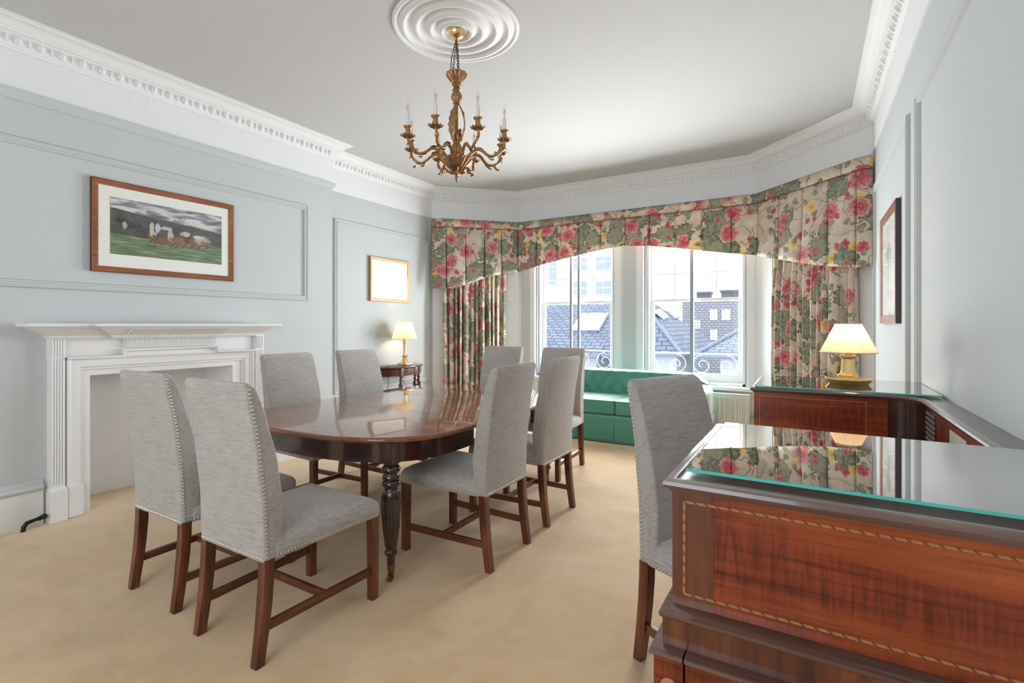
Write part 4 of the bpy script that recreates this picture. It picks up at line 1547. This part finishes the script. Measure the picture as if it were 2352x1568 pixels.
def curtain(a, b, n_folds, label, seed, z1=2.74, dep=0.070):
    a, b = Vector(a), Vector(b)
    d = (b - a).normalized()
    nrm = Vector((d.y, -d.x))
    L = (b - a).length
    rnd = random.Random(seed)
    ph = [rnd.uniform(-0.5, 0.5) for _ in range(n_folds + 2)]
    amp = [rnd.uniform(0.45, 1.3) for _ in range(n_folds + 2)]
    NU, NV = n_folds * 16, 26

    def pos(u, v):
        f = u * n_folds
        i = int(min(f, n_folds - 1e-6))
        fr = f - i
        am = amp[i] * (1 - fr) + amp[i + 1] * fr
        w = f + 0.20 * sin(1.9 * f + seed) + 0.07 * sin(4.7 * f + 2 * seed) + 0.06 * (1 - v) * sin(f * 0.9)
        s = 2 * abs(sin(pi * w)) ** 0.75 - 1.1
        A = dep * am * (0.72 + 0.28 * (1 - v))
        k_ = min(max((v - 0.60) / 0.14, 0), 1)
        A *= 1 - 0.72 * k_ * k_ * (3 - 2 * k_)
        drift = 0.018 * (1 - v) * sin(3 * u * pi + seed)
        sh = 0.012 * cos(2 * pi * w) * (1 - 0.3 * v)
        p = a + d * (L * (0.02 + 0.96 * u) + drift + sh) + nrm * (A * s)
        return (p.x, p.y, 0.015 + (z1 - 0.015) * v)
    # cloth length along the folds for the pattern
    arc = [0.0]
    prev = Vector(pos(0, 0.5))
    for i in range(1, NU + 1):
        c = Vector(pos(i / NU, 0.5))
        arc.append(arc[-1] + (c - prev).length)
        prev = c

    def fn(u, v):
        p = pos(u, v)
        return p, (arc[int(round(u * NU))], p[2])
    m = MB().grid(fn, NU, NV)
    o = m.build('curtain', FLORALC, sharp=89, fixn=False)
    md = o.modifiers.new('cloth', 'SOLIDIFY')
    md.thickness = 0.003
    return tag(o, label, 'curtain')


curtain((-4.555, 5.67), (-3.86, 6.365), 12, 'floor-length rose chintz curtain at the fireplace end of the bay, behind the table', 1)
curtain((-0.380, 6.325), (0.384, 5.561), 12, 'floor-length rose chintz curtain behind the lit desk lamp', 4, dep=0.050)

# ================================================================== radiator under the window
def radiator():
    x0, x1, y0, z0, z1 = -1.95, -0.60, 6.425, 0.10, 0.535
    R = thing('radiator', 'cream panel radiator under the window between the sofa and the desk', 'radiator', ((x0 + x1) / 2, y0, 0))
    cx = (x0 + x1) / 2
    n = int((x1 - x0) / 0.058)
    m = MB()
    ring = []
    pts = []
    for k in range(n):
        xa = x0 - cx + (x1 - x0) * k / n
        w = (x1 - x0) / n
        pts += [(xa + w * 0.02, 0.018), (xa + w * 0.20, 0.018), (xa + w * 0.34, -0.012), (xa + w * 0.66, -0.012), (xa + w * 0.82, 0.018)]
    pts += [(x1 - cx, 0.018)]
    front = pts
    back = [(x1 - cx, 0.045), (x0 - cx, 0.045)]
    poly = front + back
    m.loft([[(p[0], p[1], z) for p in poly] for z in (z0 + 0.045, z1 - 0.055)])
    m.box(x0 - cx, x1 - cx, 0.004, 0.05, z0, z0 + 0.046)
    m.box(x0 - cx, x1 - cx, 0.004, 0.05, z1 - 0.056, z1 - 0.012)
    m.build('panel', RADM, parent=R, sharp=30)
    MB().box(x0 - cx - 0.006, x1 - cx + 0.006, -0.004, 0.075, z1 - 0.014, z1).build('top_grille', RADM, parent=R, bevel=0.004)
    for xx in (x0 - cx + 0.25, x1 - cx - 0.25):
        MB().box(xx - 0.02, xx + 0.02, 0.0505, 0.12, z0 + 0.1, z1 - 0.1).build('bracket', RADM, parent=R)
    for xx in (x0 - cx - 0.02, x1 - cx + 0.02):
        MB().tube([(xx, 0.025, 0.0), (xx, 0.025, z0 + 0.05)], 0.008, 8).tube([(xx - 0.01, 0.025, z0 + 0.03), (xx + 0.01, 0.025, z0 + 0.03)], 0.014, 10).build('valve', RADM, parent=R)
    return R


radiator()


# ================================================================== green sofa
def sofa():
    x0, x1, y0, y1 = -2.86, -0.96, 5.50, 6.33
    cx, cy = (x0 + x1) / 2, (y0 + y1) / 2
    R = thing('sofa', 'green satin button-back sofa with a pleated skirt under the window', 'sofa', (cx, cy, 0))
    X0, X1, Y0, Y1 = x0 - cx, x1 - cx, y0 - cy, y1 - cy
    # base with skirt
    b = MB()
    b.box(X0 + 0.03, X1 - 0.03, Y0 + 0.03, Y1 - 0.03, 0.05, 0.31)
    b.build('base', SATIN, parent=R, bevel=0.01)
    # skirt: front and two ends, with inverted pleats
    pleat = [-0.49, 0.0, 0.49]
    pleat = [X0 + 0.02 + (X1 - X0 - 0.04) * k / 4 for k in (1, 2, 3)]
    pth = Path2([(X0 + 0.01, Y1), (X0 + 0.01, Y0), (X1 - 0.01, Y0), (X1 - 0.01, Y1)], 0.02)

    def fn(u, v):
        q = pth.L * u
        p, n = pth.at(q)
        o = 0.004 + 0.012 * v
        if abs(p.y - Y0) < 0.02:
            dd = min(abs(p.x - k) for k in pleat)
            o -= 0.030 * math.exp(-(dd / 0.006) ** 2) * v
            o += 0.006 * math.exp(-((dd - 0.03) / 0.025) ** 2) * v
        o += 0.004 * sin(q * 9) * v
        return (p.x + n.x * o, p.y + n.y * o, 0.315 - 0.305 * v), (q, v)
    s = MB().grid(fn, 420, 8).build('skirt', SATIN, parent=R, sharp=89, fixn=False)
    md = s.modifiers.new('cloth', 'SOLIDIFY')
    md.thickness = 0.004
    # seat cushions
    aw = 0.20
    ns = 2
    for k in range(ns):
        xa = X0 + aw + (X1 - X0 - 2 * aw) * k / ns
        xb = X0 + aw + (X1 - X0 - 2 * aw) * (k + 1) / ns
        c = MB()
        rings = []
        for z, g in ((0.318, 0.012), (0.325, 0.002), (0.34, 0.0), (0.455, 0.0), (0.470, 0.003), (0.480, 0.014), (0.487, 0.06), (0.492, 0.14)):
            rings.append(rrect(xb - xa - 2 * g - 0.004, xb - xa - 2 * g - 0.004, Y0 + 0.005 + g, Y1 - 0.24 - g, z, 0.03, cx=(xa + xb) / 2))
        c.loft(rings)
        cu = c.build('seat_cushion', SATIN, parent=R, sharp=60)
        pts = [(p[0], p[1], 0.476) for p in rrect(xb - xa - 0.004, xb - xa - 0.004, Y0 + 0.003, Y1 - 0.24, 0, 0.03, cx=(xa + xb) / 2)]
        MB().tube(pts, 0.006, 6, closed=True).build('piping', SATINL, parent=cu)
    # button-tufted back
    px, pz = 0.17, 0.115
    xa, xb = X0 + 0.05, X1 - 0.05

    def top(x):
        e = min(x - xa, xb - x)
        return 0.762 - 0.10 * math.exp(-(max(e, 0) / 0.12) ** 2)

    def backf(u, v):
        x = xa + (xb - xa) * u
        zt = top(x)
        z = 0.40 + (zt - 0.40) * min(v / 0.75, 1.0)
        rec = 0.085 * (1 - abs(0)) * 0
        y = Y1 - 0.22 + 0.06 * min(v / 0.75, 1)
        # diamond tufting
        a = (x / px + (z - 0.40) / pz / 2)
        c = (x / px - (z - 0.40) / pz / 2)
        da = abs(a - round(a))
        dc = abs(c - round(c))
        puff = 0.042 * sqrt(min(da, 0.5) * 2) * 0.5 + 0.042 * sqrt(min(dc, 0.5) * 2) * 0.5
        if v > 0.75:
            t = (v - 0.75) / 0.25
            y += 0.10 * sin(t * pi / 2) + 0.03 * t
            z += 0.022 * sin(t * pi) - 0.0 * t
            puff *= (1 - t)
        return (x, y - puff, z), (u, v)
    g = MB().grid(backf, 150, 44)
    bk = g.build('back', SATIN, parent=R, sharp=89, fixn=False)
    MB().hexa([(xa, Y1 - 0.16), (xb, Y1 - 0.16), (xb, Y1), (xa, Y1)], 0.05, 0.66, [(xa + 0.02, Y1 - 0.10), (xb - 0.02, Y1 - 0.10), (xb - 0.02, Y1), (xa + 0.02, Y1)]).build('back_shell', SATIN, parent=R, bevel=0.02)
    for i in range(-6, 7):
        for j in range(0, 6):
            a, c = i, i - j
            x = px * (a + c) / 2
            z = 0.40 + pz * (a - c)
            if xa + 0.05 < x < xb - 0.05 and 0.45 < z < 0.72:
                v = 0.75 * (z - 0.40) / (top(x) - 0.40)
                y = Y1 - 0.22 + 0.06 * v / 0.75
                MB().ball((x, y - 0.004, z), 0.011, 8, 5, (1, 0.5, 1)).build('button', SATIN, parent=bk)
    # rolled arms
    for sx in (-1, 1):
        a = MB()
        rings = []
        for y, r in ((Y0 + 0.02, 0.082), (Y0 + 0.035, 0.094), (Y0 + 0.06, 0.098), (Y1 - 0.25, 0.098), (Y1 - 0.08, 0.085)):
            xc = sx * (X1 - 0.095)
            ring = []
            for k in range(13):
                an = pi * (1.10 - 1.20 * k / 12)
                ring.append((xc + r * cos(an), y, 0.565 + r * sin(an)))
            ring += [(xc + 0.085, y, 0.32), (xc - 0.085, y, 0.32)]
            rings.append(ring)
        a.loft(rings)
        a.build('arm', SATIN, parent=R, sharp=50)
    return R


sofa()


# ================================================================== chandelier
def chandelier():
    zb = 2.267
    SC = 1.031
    ZB = 1.35 + (zb - 1.35) * SC
    R = thing('chandelier', 'gilt bronze eight-arm chandelier with white candle tubes hanging from the ceiling rose', 'chandelier', (RC[0], RC[1], ZB))
    H = lambda z: (z - zb) * SC
    # the drop is measured from the ceiling: canopy top meets the rose
    MB().lathe([(0, H(3.2495)), (0.053, H(3.2495)), (0.056, H(3.244)), (0.052, H(3.238)), (0.055, H(3.233)), (0.051, H(3.222)), (0.040, H(3.210)), (0.020, H(3.202)), (0.010, H(3.196)), (0, H(3.195))], (0, 0, 0), 28).build('canopy', BRASS, parent=R, sharp=25)
    # hook and chains
    MB().tube([(0.0, 0, H(3.198)), (0.012, 0, H(3.190)), (0.014, 0, H(3.182)), (0.0, 0, H(3.175)), (-0.013, 0, H(3.182)), (-0.010, 0, H(3.191))], 0.0035, 8).build('hook', BRASS, parent=R)

    def chain(pa, pb, n):
        m = MB()
        pa, pb = Vector(pa), Vector(pb)
        d = (pb - pa) / n
        dn = d.normalized()
        for i in range(n):
            c = pa + d * (i + 0.5)
            s1 = Vector((1, 0, 0)) if i % 2 else Vector((0, 1, 0))
            s1 = (s1 - dn * s1.dot(dn)).normalized()
            pts = []
            for k in range(12):
                a = 2 * pi * k / 12
                pts.append(c + dn * (d.length * 0.62 * cos(a)) + s1 * (0.0075 * sin(a)))
            m.tube(pts, 0.0019, 5, closed=True)
        return m
    for k in range(3):
        a = radians(100 + 120 * k)
        chain((0.003 * cos(a), 0.003 * sin(a), H(3.182)), (0.026 * cos(a), 0.026 * sin(a), H(2.972)), 11).build('chain', CHAINM, parent=R)
    pts = []
    for k in range(13):
        t = k / 12
        pts.append((-0.034 * t - 0.016 * sin(pi * t), -0.02 * t, H(3.198 - 0.228 * t)))
    MB().tube(pts, 0.003, 6).build('flex', CHAINM, parent=R)
    # upper cup, baluster
    lob = lambda n, am: (lambda a, z: 1 + am * abs(cos(a * n / 2)) - am / 2)
    MB().lathe([(0, H(2.955)), (0.056, H(2.960)), (0.062, H(2.970)), (0.060, H(2.976)), (0.066, H(2.970)), (0.062, H(2.955)), (0.052, H(2.938)), (0.036, H(2.920)), (0.026, H(2.907)), (0.030, H(2.898)), (0.022, H(2.890)), (0, H(2.890))][::-1], (0, 0, 0), 72, lob(12, 0.20)).build('upper_cup', ANTBR, parent=R, sharp=40)
    MB().lathe([(0, H(2.776)), (0.020, H(2.776)), (0.024, H(2.782)), (0.020, H(2.790)), (0.031, H(2.805)), (0.035, H(2.822)), (0.031, H(2.842)), (0.020, H(2.855)), (0.024, H(2.862)), (0.030, H(2.866)),
                (0.022, H(2.872)), (0.016, H(2.885)), (0.020, H(2.900)), (0, H(2.900))], (0, 0, 0), 60, lob(10, 0.12)).build('baluster', ANTBR, parent=R, sharp=40)
    # open cage of acanthus leaves
    def leafstrip(name, pts, wid, nrm_out, lobes, par, mat=ANTBR):
        """serrated leaf along a curve"""
        m = MB()
        P = [Vector(p) for p in pts]
        n = len(P)
        L = []
        for i in range(n):
            d = (P[min(i + 1, n - 1)] - P[max(i - 1, 0)]).normalized()
            o = Vector(nrm_out[i])
            sd = d.cross(o).normalized()
            t = i / (n - 1)
            w = wid * sin(pi * min(0.98, t * 0.85 + 0.12)) * (0.62 + 0.38 * abs(sin(pi * lobes * t)))
            ridge = o * 0.004
            L.append([P[i] - sd * w + o * (0.003 * sin(pi * lobes * t)), P[i] - sd * w * 0.45 - ridge * 0.5, P[i] + ridge, P[i] + sd * w * 0.45 - ridge * 0.5, P[i] + sd * w + o * (0.003 * sin(pi * lobes * t)),
                      P[i] + sd * w * 0.4 - o * 0.005, P[i] - sd * w * 0.4 - o * 0.005])
        m.loft(L)
        return m.build(name, mat, parent=par, sharp=50)
    for k in range(3):
        a = radians(35 + 120 * k)
        ca, sa = cos(a), sin(a)
        pts, nr = [], []
        for i in range(25):
            t = i / 24
            r = 0.016 + 0.038 * sin(pi * t) ** 0.8
            tw = 0.5 * (t - 0.5)
            pts.append((r * cos(a + tw), r * sin(a + tw), H(2.525 + 0.252 * t)))
            nr.append((cos(a + tw), sin(a + tw), 0.0))
        leafstrip('acanthus_leaf', pts, 0.034, nr, 6, R)
        pts, nr = [], []
        for i in range(12):
            t = i / 11
            r = 0.018 + 0.040 * t * t
            pts.append((r * cos(a + 1.05), r * sin(a + 1.05), H(2.535 + 0.085 * t - 0.02 * t ** 4)))
            nr.append((ca * 0 + cos(a + 1.05), sin(a + 1.05), 0.3))
        leafstrip('acanthus_leaf', pts, 0.022, nr, 3, R)
    MB().lathe([(0, H(2.50)), (0.010, H(2.50)), (0.010, H(2.79)), (0, H(2.79))], (0, 0, 0), 10).build('stem_rod', ANTBR, parent=R)
    # hub and bowl
    MB().lathe([(0, H(2.425)), (0.030, H(2.425)), (0.036, H(2.44)), (0.030, H(2.452)), (0.034, H(2.470)), (0.038, H(2.488)), (0.030, H(2.508)), (0.020, H(2.522)), (0.024, H(2.530)), (0, H(2.532))], (0, 0, 0), 60, lob(10, 0.2)).build('hub', ANTBR, parent=R, sharp=40)
    bowl = MB().lathe([(0, H(2.322)), (0.016, H(2.322)), (0.024, H(2.332)), (0.030, H(2.345)), (0.045, H(2.358)), (0.062, H(2.372)), (0.082, H(2.392)), (0.093, H(2.405)), (0.100, H(2.412)), (0.100, H(2.419)),
                       (0.083, H(2.423)), (0.078, H(2.428)), (0, H(2.430))], (0, 0, 0), 96, lob(16, 0.17)).build('bowl', ANTBR, parent=R, sharp=40)
    fin = MB().lathe([(0, H(2.267)), (0.004, H(2.270)), (0.008, H(2.280)), (0.005, H(2.288)), (0.012, H(2.296)), (0.014, H(2.304)), (0.007, H(2.312)), (0.012, H(2.318)), (0.016, H(2.3225)), (0, H(2.3225))], (0, 0, 0), 20)
    fin.build('finial', ANTBR, parent=R, sharp=50)
    for k in range(8):
        a = 2 * pi * k / 8
        pts, nr = [], []
        for i in range(10):
            t = i / 9
            r = 0.028 + 0.064 * t
            z = 2.334 + 0.04 * t ** 1.5 - (0.018 * (t - 0.75) * 4 if t > 0.75 else 0)
            pts.append((r * cos(a), r * sin(a), H(z - 0.006)))
            nr.append((cos(a) * 0.3, sin(a) * 0.3, -1))
        leafstrip('bowl_leaf', pts, 0.018, nr, 3, R)
    # eight scrolling arms
    proto = []
    yaw = radians(30.7)
    for k in range(8):
        ph = radians(16 + 45 * k)
        # camera-frame angle turned into the room
        vx, vy = cos(ph), -sin(ph)
        wa = atan2(vx * sin(yaw) + vy * cos(yaw), vx * cos(yaw) - vy * sin(yaw))
        if k == 0:
            arm, subs = make_arm(R, H, leafstrip)
        else:
            arm2 = arm.copy()
            COL.objects.link(arm2)
            arm2.parent = R
            for s_ in subs:
                c = s_.copy()
                COL.objects.link(c)
                c.parent = arm2
            arm2.rotation_euler = (0, 0, wa)
        if k == 0:
            wa0 = wa
    arm.rotation_euler = (0, 0, wa0)
    return R


def make_arm(R, H, leafstrip):
    m = MB()
    ctrl = [(0.078, 2.425), (0.105, 2.455), (0.140, 2.470), (0.175, 2.462), (0.208, 2.435), (0.240, 2.418), (0.275, 2.420), (0.308, 2.440), (0.328, 2.470), (0.333, 2.505)]
    pts = []
    n = len(ctrl)
    for i in range(n - 1):
        p0, p1, p2, p3 = (Vector(ctrl[max(0, min(n - 1, i + j))]) for j in (-1, 0, 1, 2))
        for t in [x / 5 for x in range(5)]:
            pts.append(0.5 * ((2 * p1) + (p2 - p0) * t + (2 * p0 - 5 * p1 + 4 * p2 - p3) * t * t + (3 * p1 - p0 - 3 * p2 + p3) * t ** 3))
    pts.append(Vector(ctrl[-1]))
    P3 = [(p.x, 0.006 * sin(i * 0.35), H(p.y)) for i, p in enumerate(pts)]
    rad = [0.0105 - 0.003 * i / len(P3) + 0.0016 * abs(sin(i * 0.9)) for i in range(len(P3))]
    m.tube(P3, rad, 8)
    arm = m.build('arm', ANTBR, parent=R, sharp=60)
    subs = []

    def sub(o):
        subs.append(o)
        return o
    # leaves on the arm
    for (xa, za), (xb, zb_), up in (((0.115, 2.463), (0.185, 2.462), 1), ((0.205, 2.437), (0.262, 2.402), -1), ((0.28, 2.424), (0.322, 2.405), -1), ((0.315, 2.45), (0.345, 2.445), 1)):
        q, nr = [], []
        for i in range(9):
            t = i / 8
            q.append((xa + (xb - xa) * t, 0.004 * sin(3 * t), H(za + (zb_ - za) * t + up * 0.018 * sin(pi * t * 0.9))))
            nr.append((0.1, 0, up))
        sub(leafstrip('arm_leaf', q, 0.015, nr, 3, arm))
    x = 0.333
    # drip pan of pointed leaves
    d = MB()
    N = 40
    top, bot = [], []
    for j in range(N):
        a = 2 * pi * j / N
        s = abs(cos(a * 5))
        r = 0.022 + 0.028 * s ** 1.6
        z = 2.507 + 0.010 * s - 0.006 * (1 - s)
        top.append((x + r * cos(a), r * sin(a), H(z + 0.003)))
        bot.append((x + r * cos(a), r * sin(a), H(z - 0.002)))
    c0 = [(x + 0.010 * cos(2 * pi * j / N), 0.010 * sin(2 * pi * j / N), H(2.500)) for j in range(N)]
    c1 = [(x + 0.010 * cos(2 * pi * j / N), 0.010 * sin(2 * pi * j / N), H(2.512)) for j in range(N)]
    d.loft([c0, bot, top, c1])
    sub(d.build('drip_pan', ANTBR, parent=arm, sharp=50))
    sub(MB().lathe([(0, H(2.508)), (0.011, H(2.508)), (0.016, H(2.518)), (0.018, H(2.530)), (0.015, H(2.545)), (0.016, H(2.556)), (0.027, H(2.566)), (0.028, H(2.572)), (0.014, H(2.574)), (0, H(2.574))], (x, 0, 0), 18, None).build('candle_cup', ANTBR, parent=arm, sharp=40))
    sub(MB().lathe([(0, H(2.5735)), (0.0125, H(2.5735)), (0.0125, H(2.645)), (0.009, H(2.648)), (0, H(2.648))], (x, 0, 0), 16).build('candle_tube', CANDLE, parent=arm, sharp=50))
    sub(MB().lathe([(0.009, H(2.648)), (0.012, H(2.662)), (0.0155, H(2.682)), (0.0150, H(2.700)), (0.010, H(2.720)), (0.004, H(2.733)), (0.0005, H(2.737))], (x, 0, 0), 16, cap=False).build('bulb', BULB, parent=arm, sharp=80))
    sub(MB().lathe([(0, H(2.650)), (0.0035, H(2.650)), (0.003, H(2.672)), (0.0062, H(2.680)), (0.0055, H(2.698)), (0, H(2.702))], (x, 0, 0), 10).build('filament', FILAMENT, parent=arm))
    return arm, subs


chandelier()


# ================================================================== outside the window
def uvquad(m, pts, s=1.0):
    p = [Vector(q) for q in pts]
    ex = (p[1] - p[0]).normalized()
    nz = ex.cross(p[-1] - p[0]).normalized()
    ey = nz.cross(ex)
    m.add(pts, [tuple(range(len(pts)))], [[((q - p[0]).dot(ex) * s, (q - p[0]).dot(ey) * s) for q in p]])


def house(label, walls, roofs, wins=(), sky=(), chim=(), wmat=None, hips=(), cat='house'):
    o = thing('house', label, cat, (0, 0, 0))
    for (x0, x1, y0, y1, z0, z1) in walls:
        m = MB().box(x0, x1, y0, y1, z0, z1)
        for k, f in enumerate(m.f):
            m.uv[k] = [(m.v[i][0] + m.v[i][1], m.v[i][2]) for i in f]
        m.build('wall', wmat or RENDERW, parent=o)
    for r in roofs:
        m = MB()
        for q in r:
            uvquad(m, q)
        m.build('roof', SLATE, parent=o, fixn=False, flat=True)
    for (x0, x1, y, z0, z1, mt) in wins:
        m = MB()
        m.box(x0, x1, y - 0.06, y + 0.02, z0, z1)
        w = m.build('window', HWHITE, parent=o)
        m = MB()
        if mt:
            xm = (x0 + x1) / 2
            for a, b in ((x0 + 0.07, xm - 0.03), (xm + 0.03, x1 - 0.07)):
                zm = (z0 + z1) / 2
                m.box(a, b, y - 0.07, y - 0.05, z0 + 0.07, zm - 0.03)
                m.box(a, b, y - 0.07, y - 0.05, zm + 0.03, z1 - 0.07)
            m.build('pane', HWIN, parent=w)
    for q in sky:
        p = [Vector(v) for v in q]
        n = (p[1] - p[0]).cross(p[3] - p[0]).normalized()
        if n.z < 0:
            n = -n
        m = MB()
        m.loft([[v + n * 0.01 for v in p], [v + n * 0.09 for v in p]])
        m.build('skylight', HWHITE, parent=o)
    for (x, y, z0, z1, w) in chim:
        MB().box(x - w / 2, x + w / 2, y - 0.3, y + 0.3, z0, z1).box(x - w / 2 - 0.06, x + w / 2 + 0.06, y - 0.36, y + 0.36, z1 - 0.12, z1).build('chimney', BRICK if wmat is BRICK else RENDERW, parent=o)
    for a, b in hips:
        MB().tube([a, b], 0.055, 6).build('ridge', LEAD, parent=o)
    return o


GZ = -6.0
# hipped slate roof seen through the right-hand window
pc, pd, pa0, pa1 = (-2.75, 13.0, 0.60), (-2.46, 17.7, 0.62), (-4.3, 14.6, 2.10), (-4.0, 15.0, 2.01)
house('slate hipped roof with skylights seen through the window nearer the desk',
      [(-4.7, -2.95, 13.3, 15.0, GZ, 0.58)],
      [[[(-4.85, 12.95, 0.56), pc, pa0, (-4.85, 14.6, 2.10)], [pc, pd, pa1], [pc, pa1, pa0], [pd, (-3.8, 17.8, 0.62), pa1]]],
      [(-4.05, -3.55, 13.3, -1.3, -0.15, 1), (-3.4, -3.0, 13.3, -1.3, -0.05, 1)],
      [[(-3.77, 14.11, 1.72), (-3.77, 14.63, 1.75), (-3.55, 14.76, 1.54), (-3.53, 14.31, 1.48)], [(-3.74, 15.46, 1.77), (-3.74, 16.08, 1.82), (-3.49, 16.11, 1.57), (-3.49, 15.54, 1.52)]],
      [], None, [(pc, pa0), ((-4.85, 12.93, 0.53), pc), (pc, pd)])
# second roof rising to the right
house('slate roof rising to the right behind the window nearer the desk',
      [(-1.85, 4.6, 13.0, 17.6, GZ, 0.60)],
      [[[(-2.40, 12.6, 0.64), (5.0, 12.6, 0.64), (3.0, 16.8, 2.3), (0.0, 16.8, 2.3)], [(-2.40, 18.2, 0.64), (-2.40, 12.6, 0.64), (0.0, 16.8, 2.3)]]],
      [(-1.55, -0.75, 13.0, -0.5, 0.15, 1), (-0.3, 0.5, 13.0, -0.5, 0.15, 1)], [], [], None,
      [((-2.34, 12.62, 0.66), (0.0, 16.8, 2.3)), ((-2.40, 12.58, 0.60), (5.0, 12.58, 0.60))])
# long slate roof with dormer seen through the left-hand window
house('long slate roof with a dormer seen through the window beside the curtain',
      [(-10.0, -5.25, 13.6, 17.0, GZ, 0.52)],
      [[[(-10.2, 13.2, 0.50), (-5.0, 13.2, 0.50), (-5.0, 15.8, 2.15), (-10.2, 15.8, 2.15)], [(-5.0, 13.2, 0.50), (-5.0, 18.4, 0.50), (-5.0, 15.8, 2.15)]]],
      [(-7.1, -6.5, 13.6, -1.1, 0.1, 1), (-5.95, -5.5, 13.6, -1.1, 0.1, 1)],
      [[(-6.3, 14.25, 1.17), (-5.4, 14.25, 1.17), (-5.4, 15.0, 1.65), (-6.3, 15.0, 1.65)]], [], None,
      [((-10.2, 13.2, 0.46), (-5.0, 13.2, 0.46))])
# tall white house behind it
house('tall white rendered house behind the long slate roof',
      [(-17.5, -8.3, 25.0, 33.0, GZ, 9.5)], [],
      [(-13.0, -11.9, 25.0, 3.55, 5.6, 1), (-11.0, -10.1, 25.0, 4.2, 5.2, 1), (-9.75, -8.75, 25.0, 4.2, 5.1, 1), (-13.0, -11.9, 25.0, 6.3, 7.6, 1), (-11.0, -10.1, 25.0, 2.9, 3.75, 1), (-9.75, -8.75, 25.0, 2.9, 3.7, 1)],
      wmat=HWHITE)
# brick terrace in the distance
house('distant brick terrace with white windows and chimneys beyond the slate roofs',
      [(-5.9, -2.4, 28.0, 34.0, GZ, 2.62)], [],
      [(-4.5, -4.12, 28.0, 1.60, 2.15, 0), (-3.92, -3.5, 28.0, 1.60, 2.15, 0), (-4.48, -4.12, 28.0, 0.55, 1.1, 0), (-5.3, -4.98, 28.0, 1.15, 1.6, 1)], [],
      [(-5.0, 29.0, 2.62, 3.15, 0.8), (-3.6, 29.0, 2.62, 3.2, 0.9)], BRICK)

# scrolled balcony railing just outside
def railing():
    x0, x1, y = -3.7, -0.45, 7.12
    R = thing('balcony_railing', 'thin scrolled iron balcony railing just outside the window panes', 'railing', ((x0 + x1) / 2, y, 0))
    cx = (x0 + x1) / 2
    for z in (0.965, 0.655):
        MB().box(x0 - cx, x1 - cx, -0.010, 0.010, z - 0.008, z + 0.008).build('rail', IRONP, parent=R)
    m = 0
    xs = [-3.38, -3.00, -2.62, -2.34, -1.92, -1.575, -1.24, -0.93, -0.64]
    for i, xx in enumerate(xs):
        sg = 1 if i % 2 else -1
        pts = []
        for k in range(34):
            t = k / 33
            a = sg * (pi * 0.5 - 2 * pi * 1.45 * t) + (0 if sg > 0 else pi)
            r = 0.138 * (1 - 0.80 * t)
            pts.append((xx - cx + r * cos(a), 0, 0.81 + r * sin(a)))
        MB().tube(pts, 0.0055, 6).build('scroll', IRONP, parent=R)
    for xx in (x0, -2.08, x1):
        MB().box(xx - cx - 0.012, xx - cx + 0.012, -0.012, 0.012, 0.45, 0.98).build('post', IRONP, parent=R)
    return R


railing()
# balcony slab it stands on
struct(MB().box(-3.95, -0.25, YO + 0.001, 7.3, 0.30, 0.45).build('trim_14', RENDERW))
struct(MB().box(-60, 60, 7.6, 90, GZ - 0.2, GZ).build('ground', plain('street', (0.30, 0.30, 0.31), 0.8)))
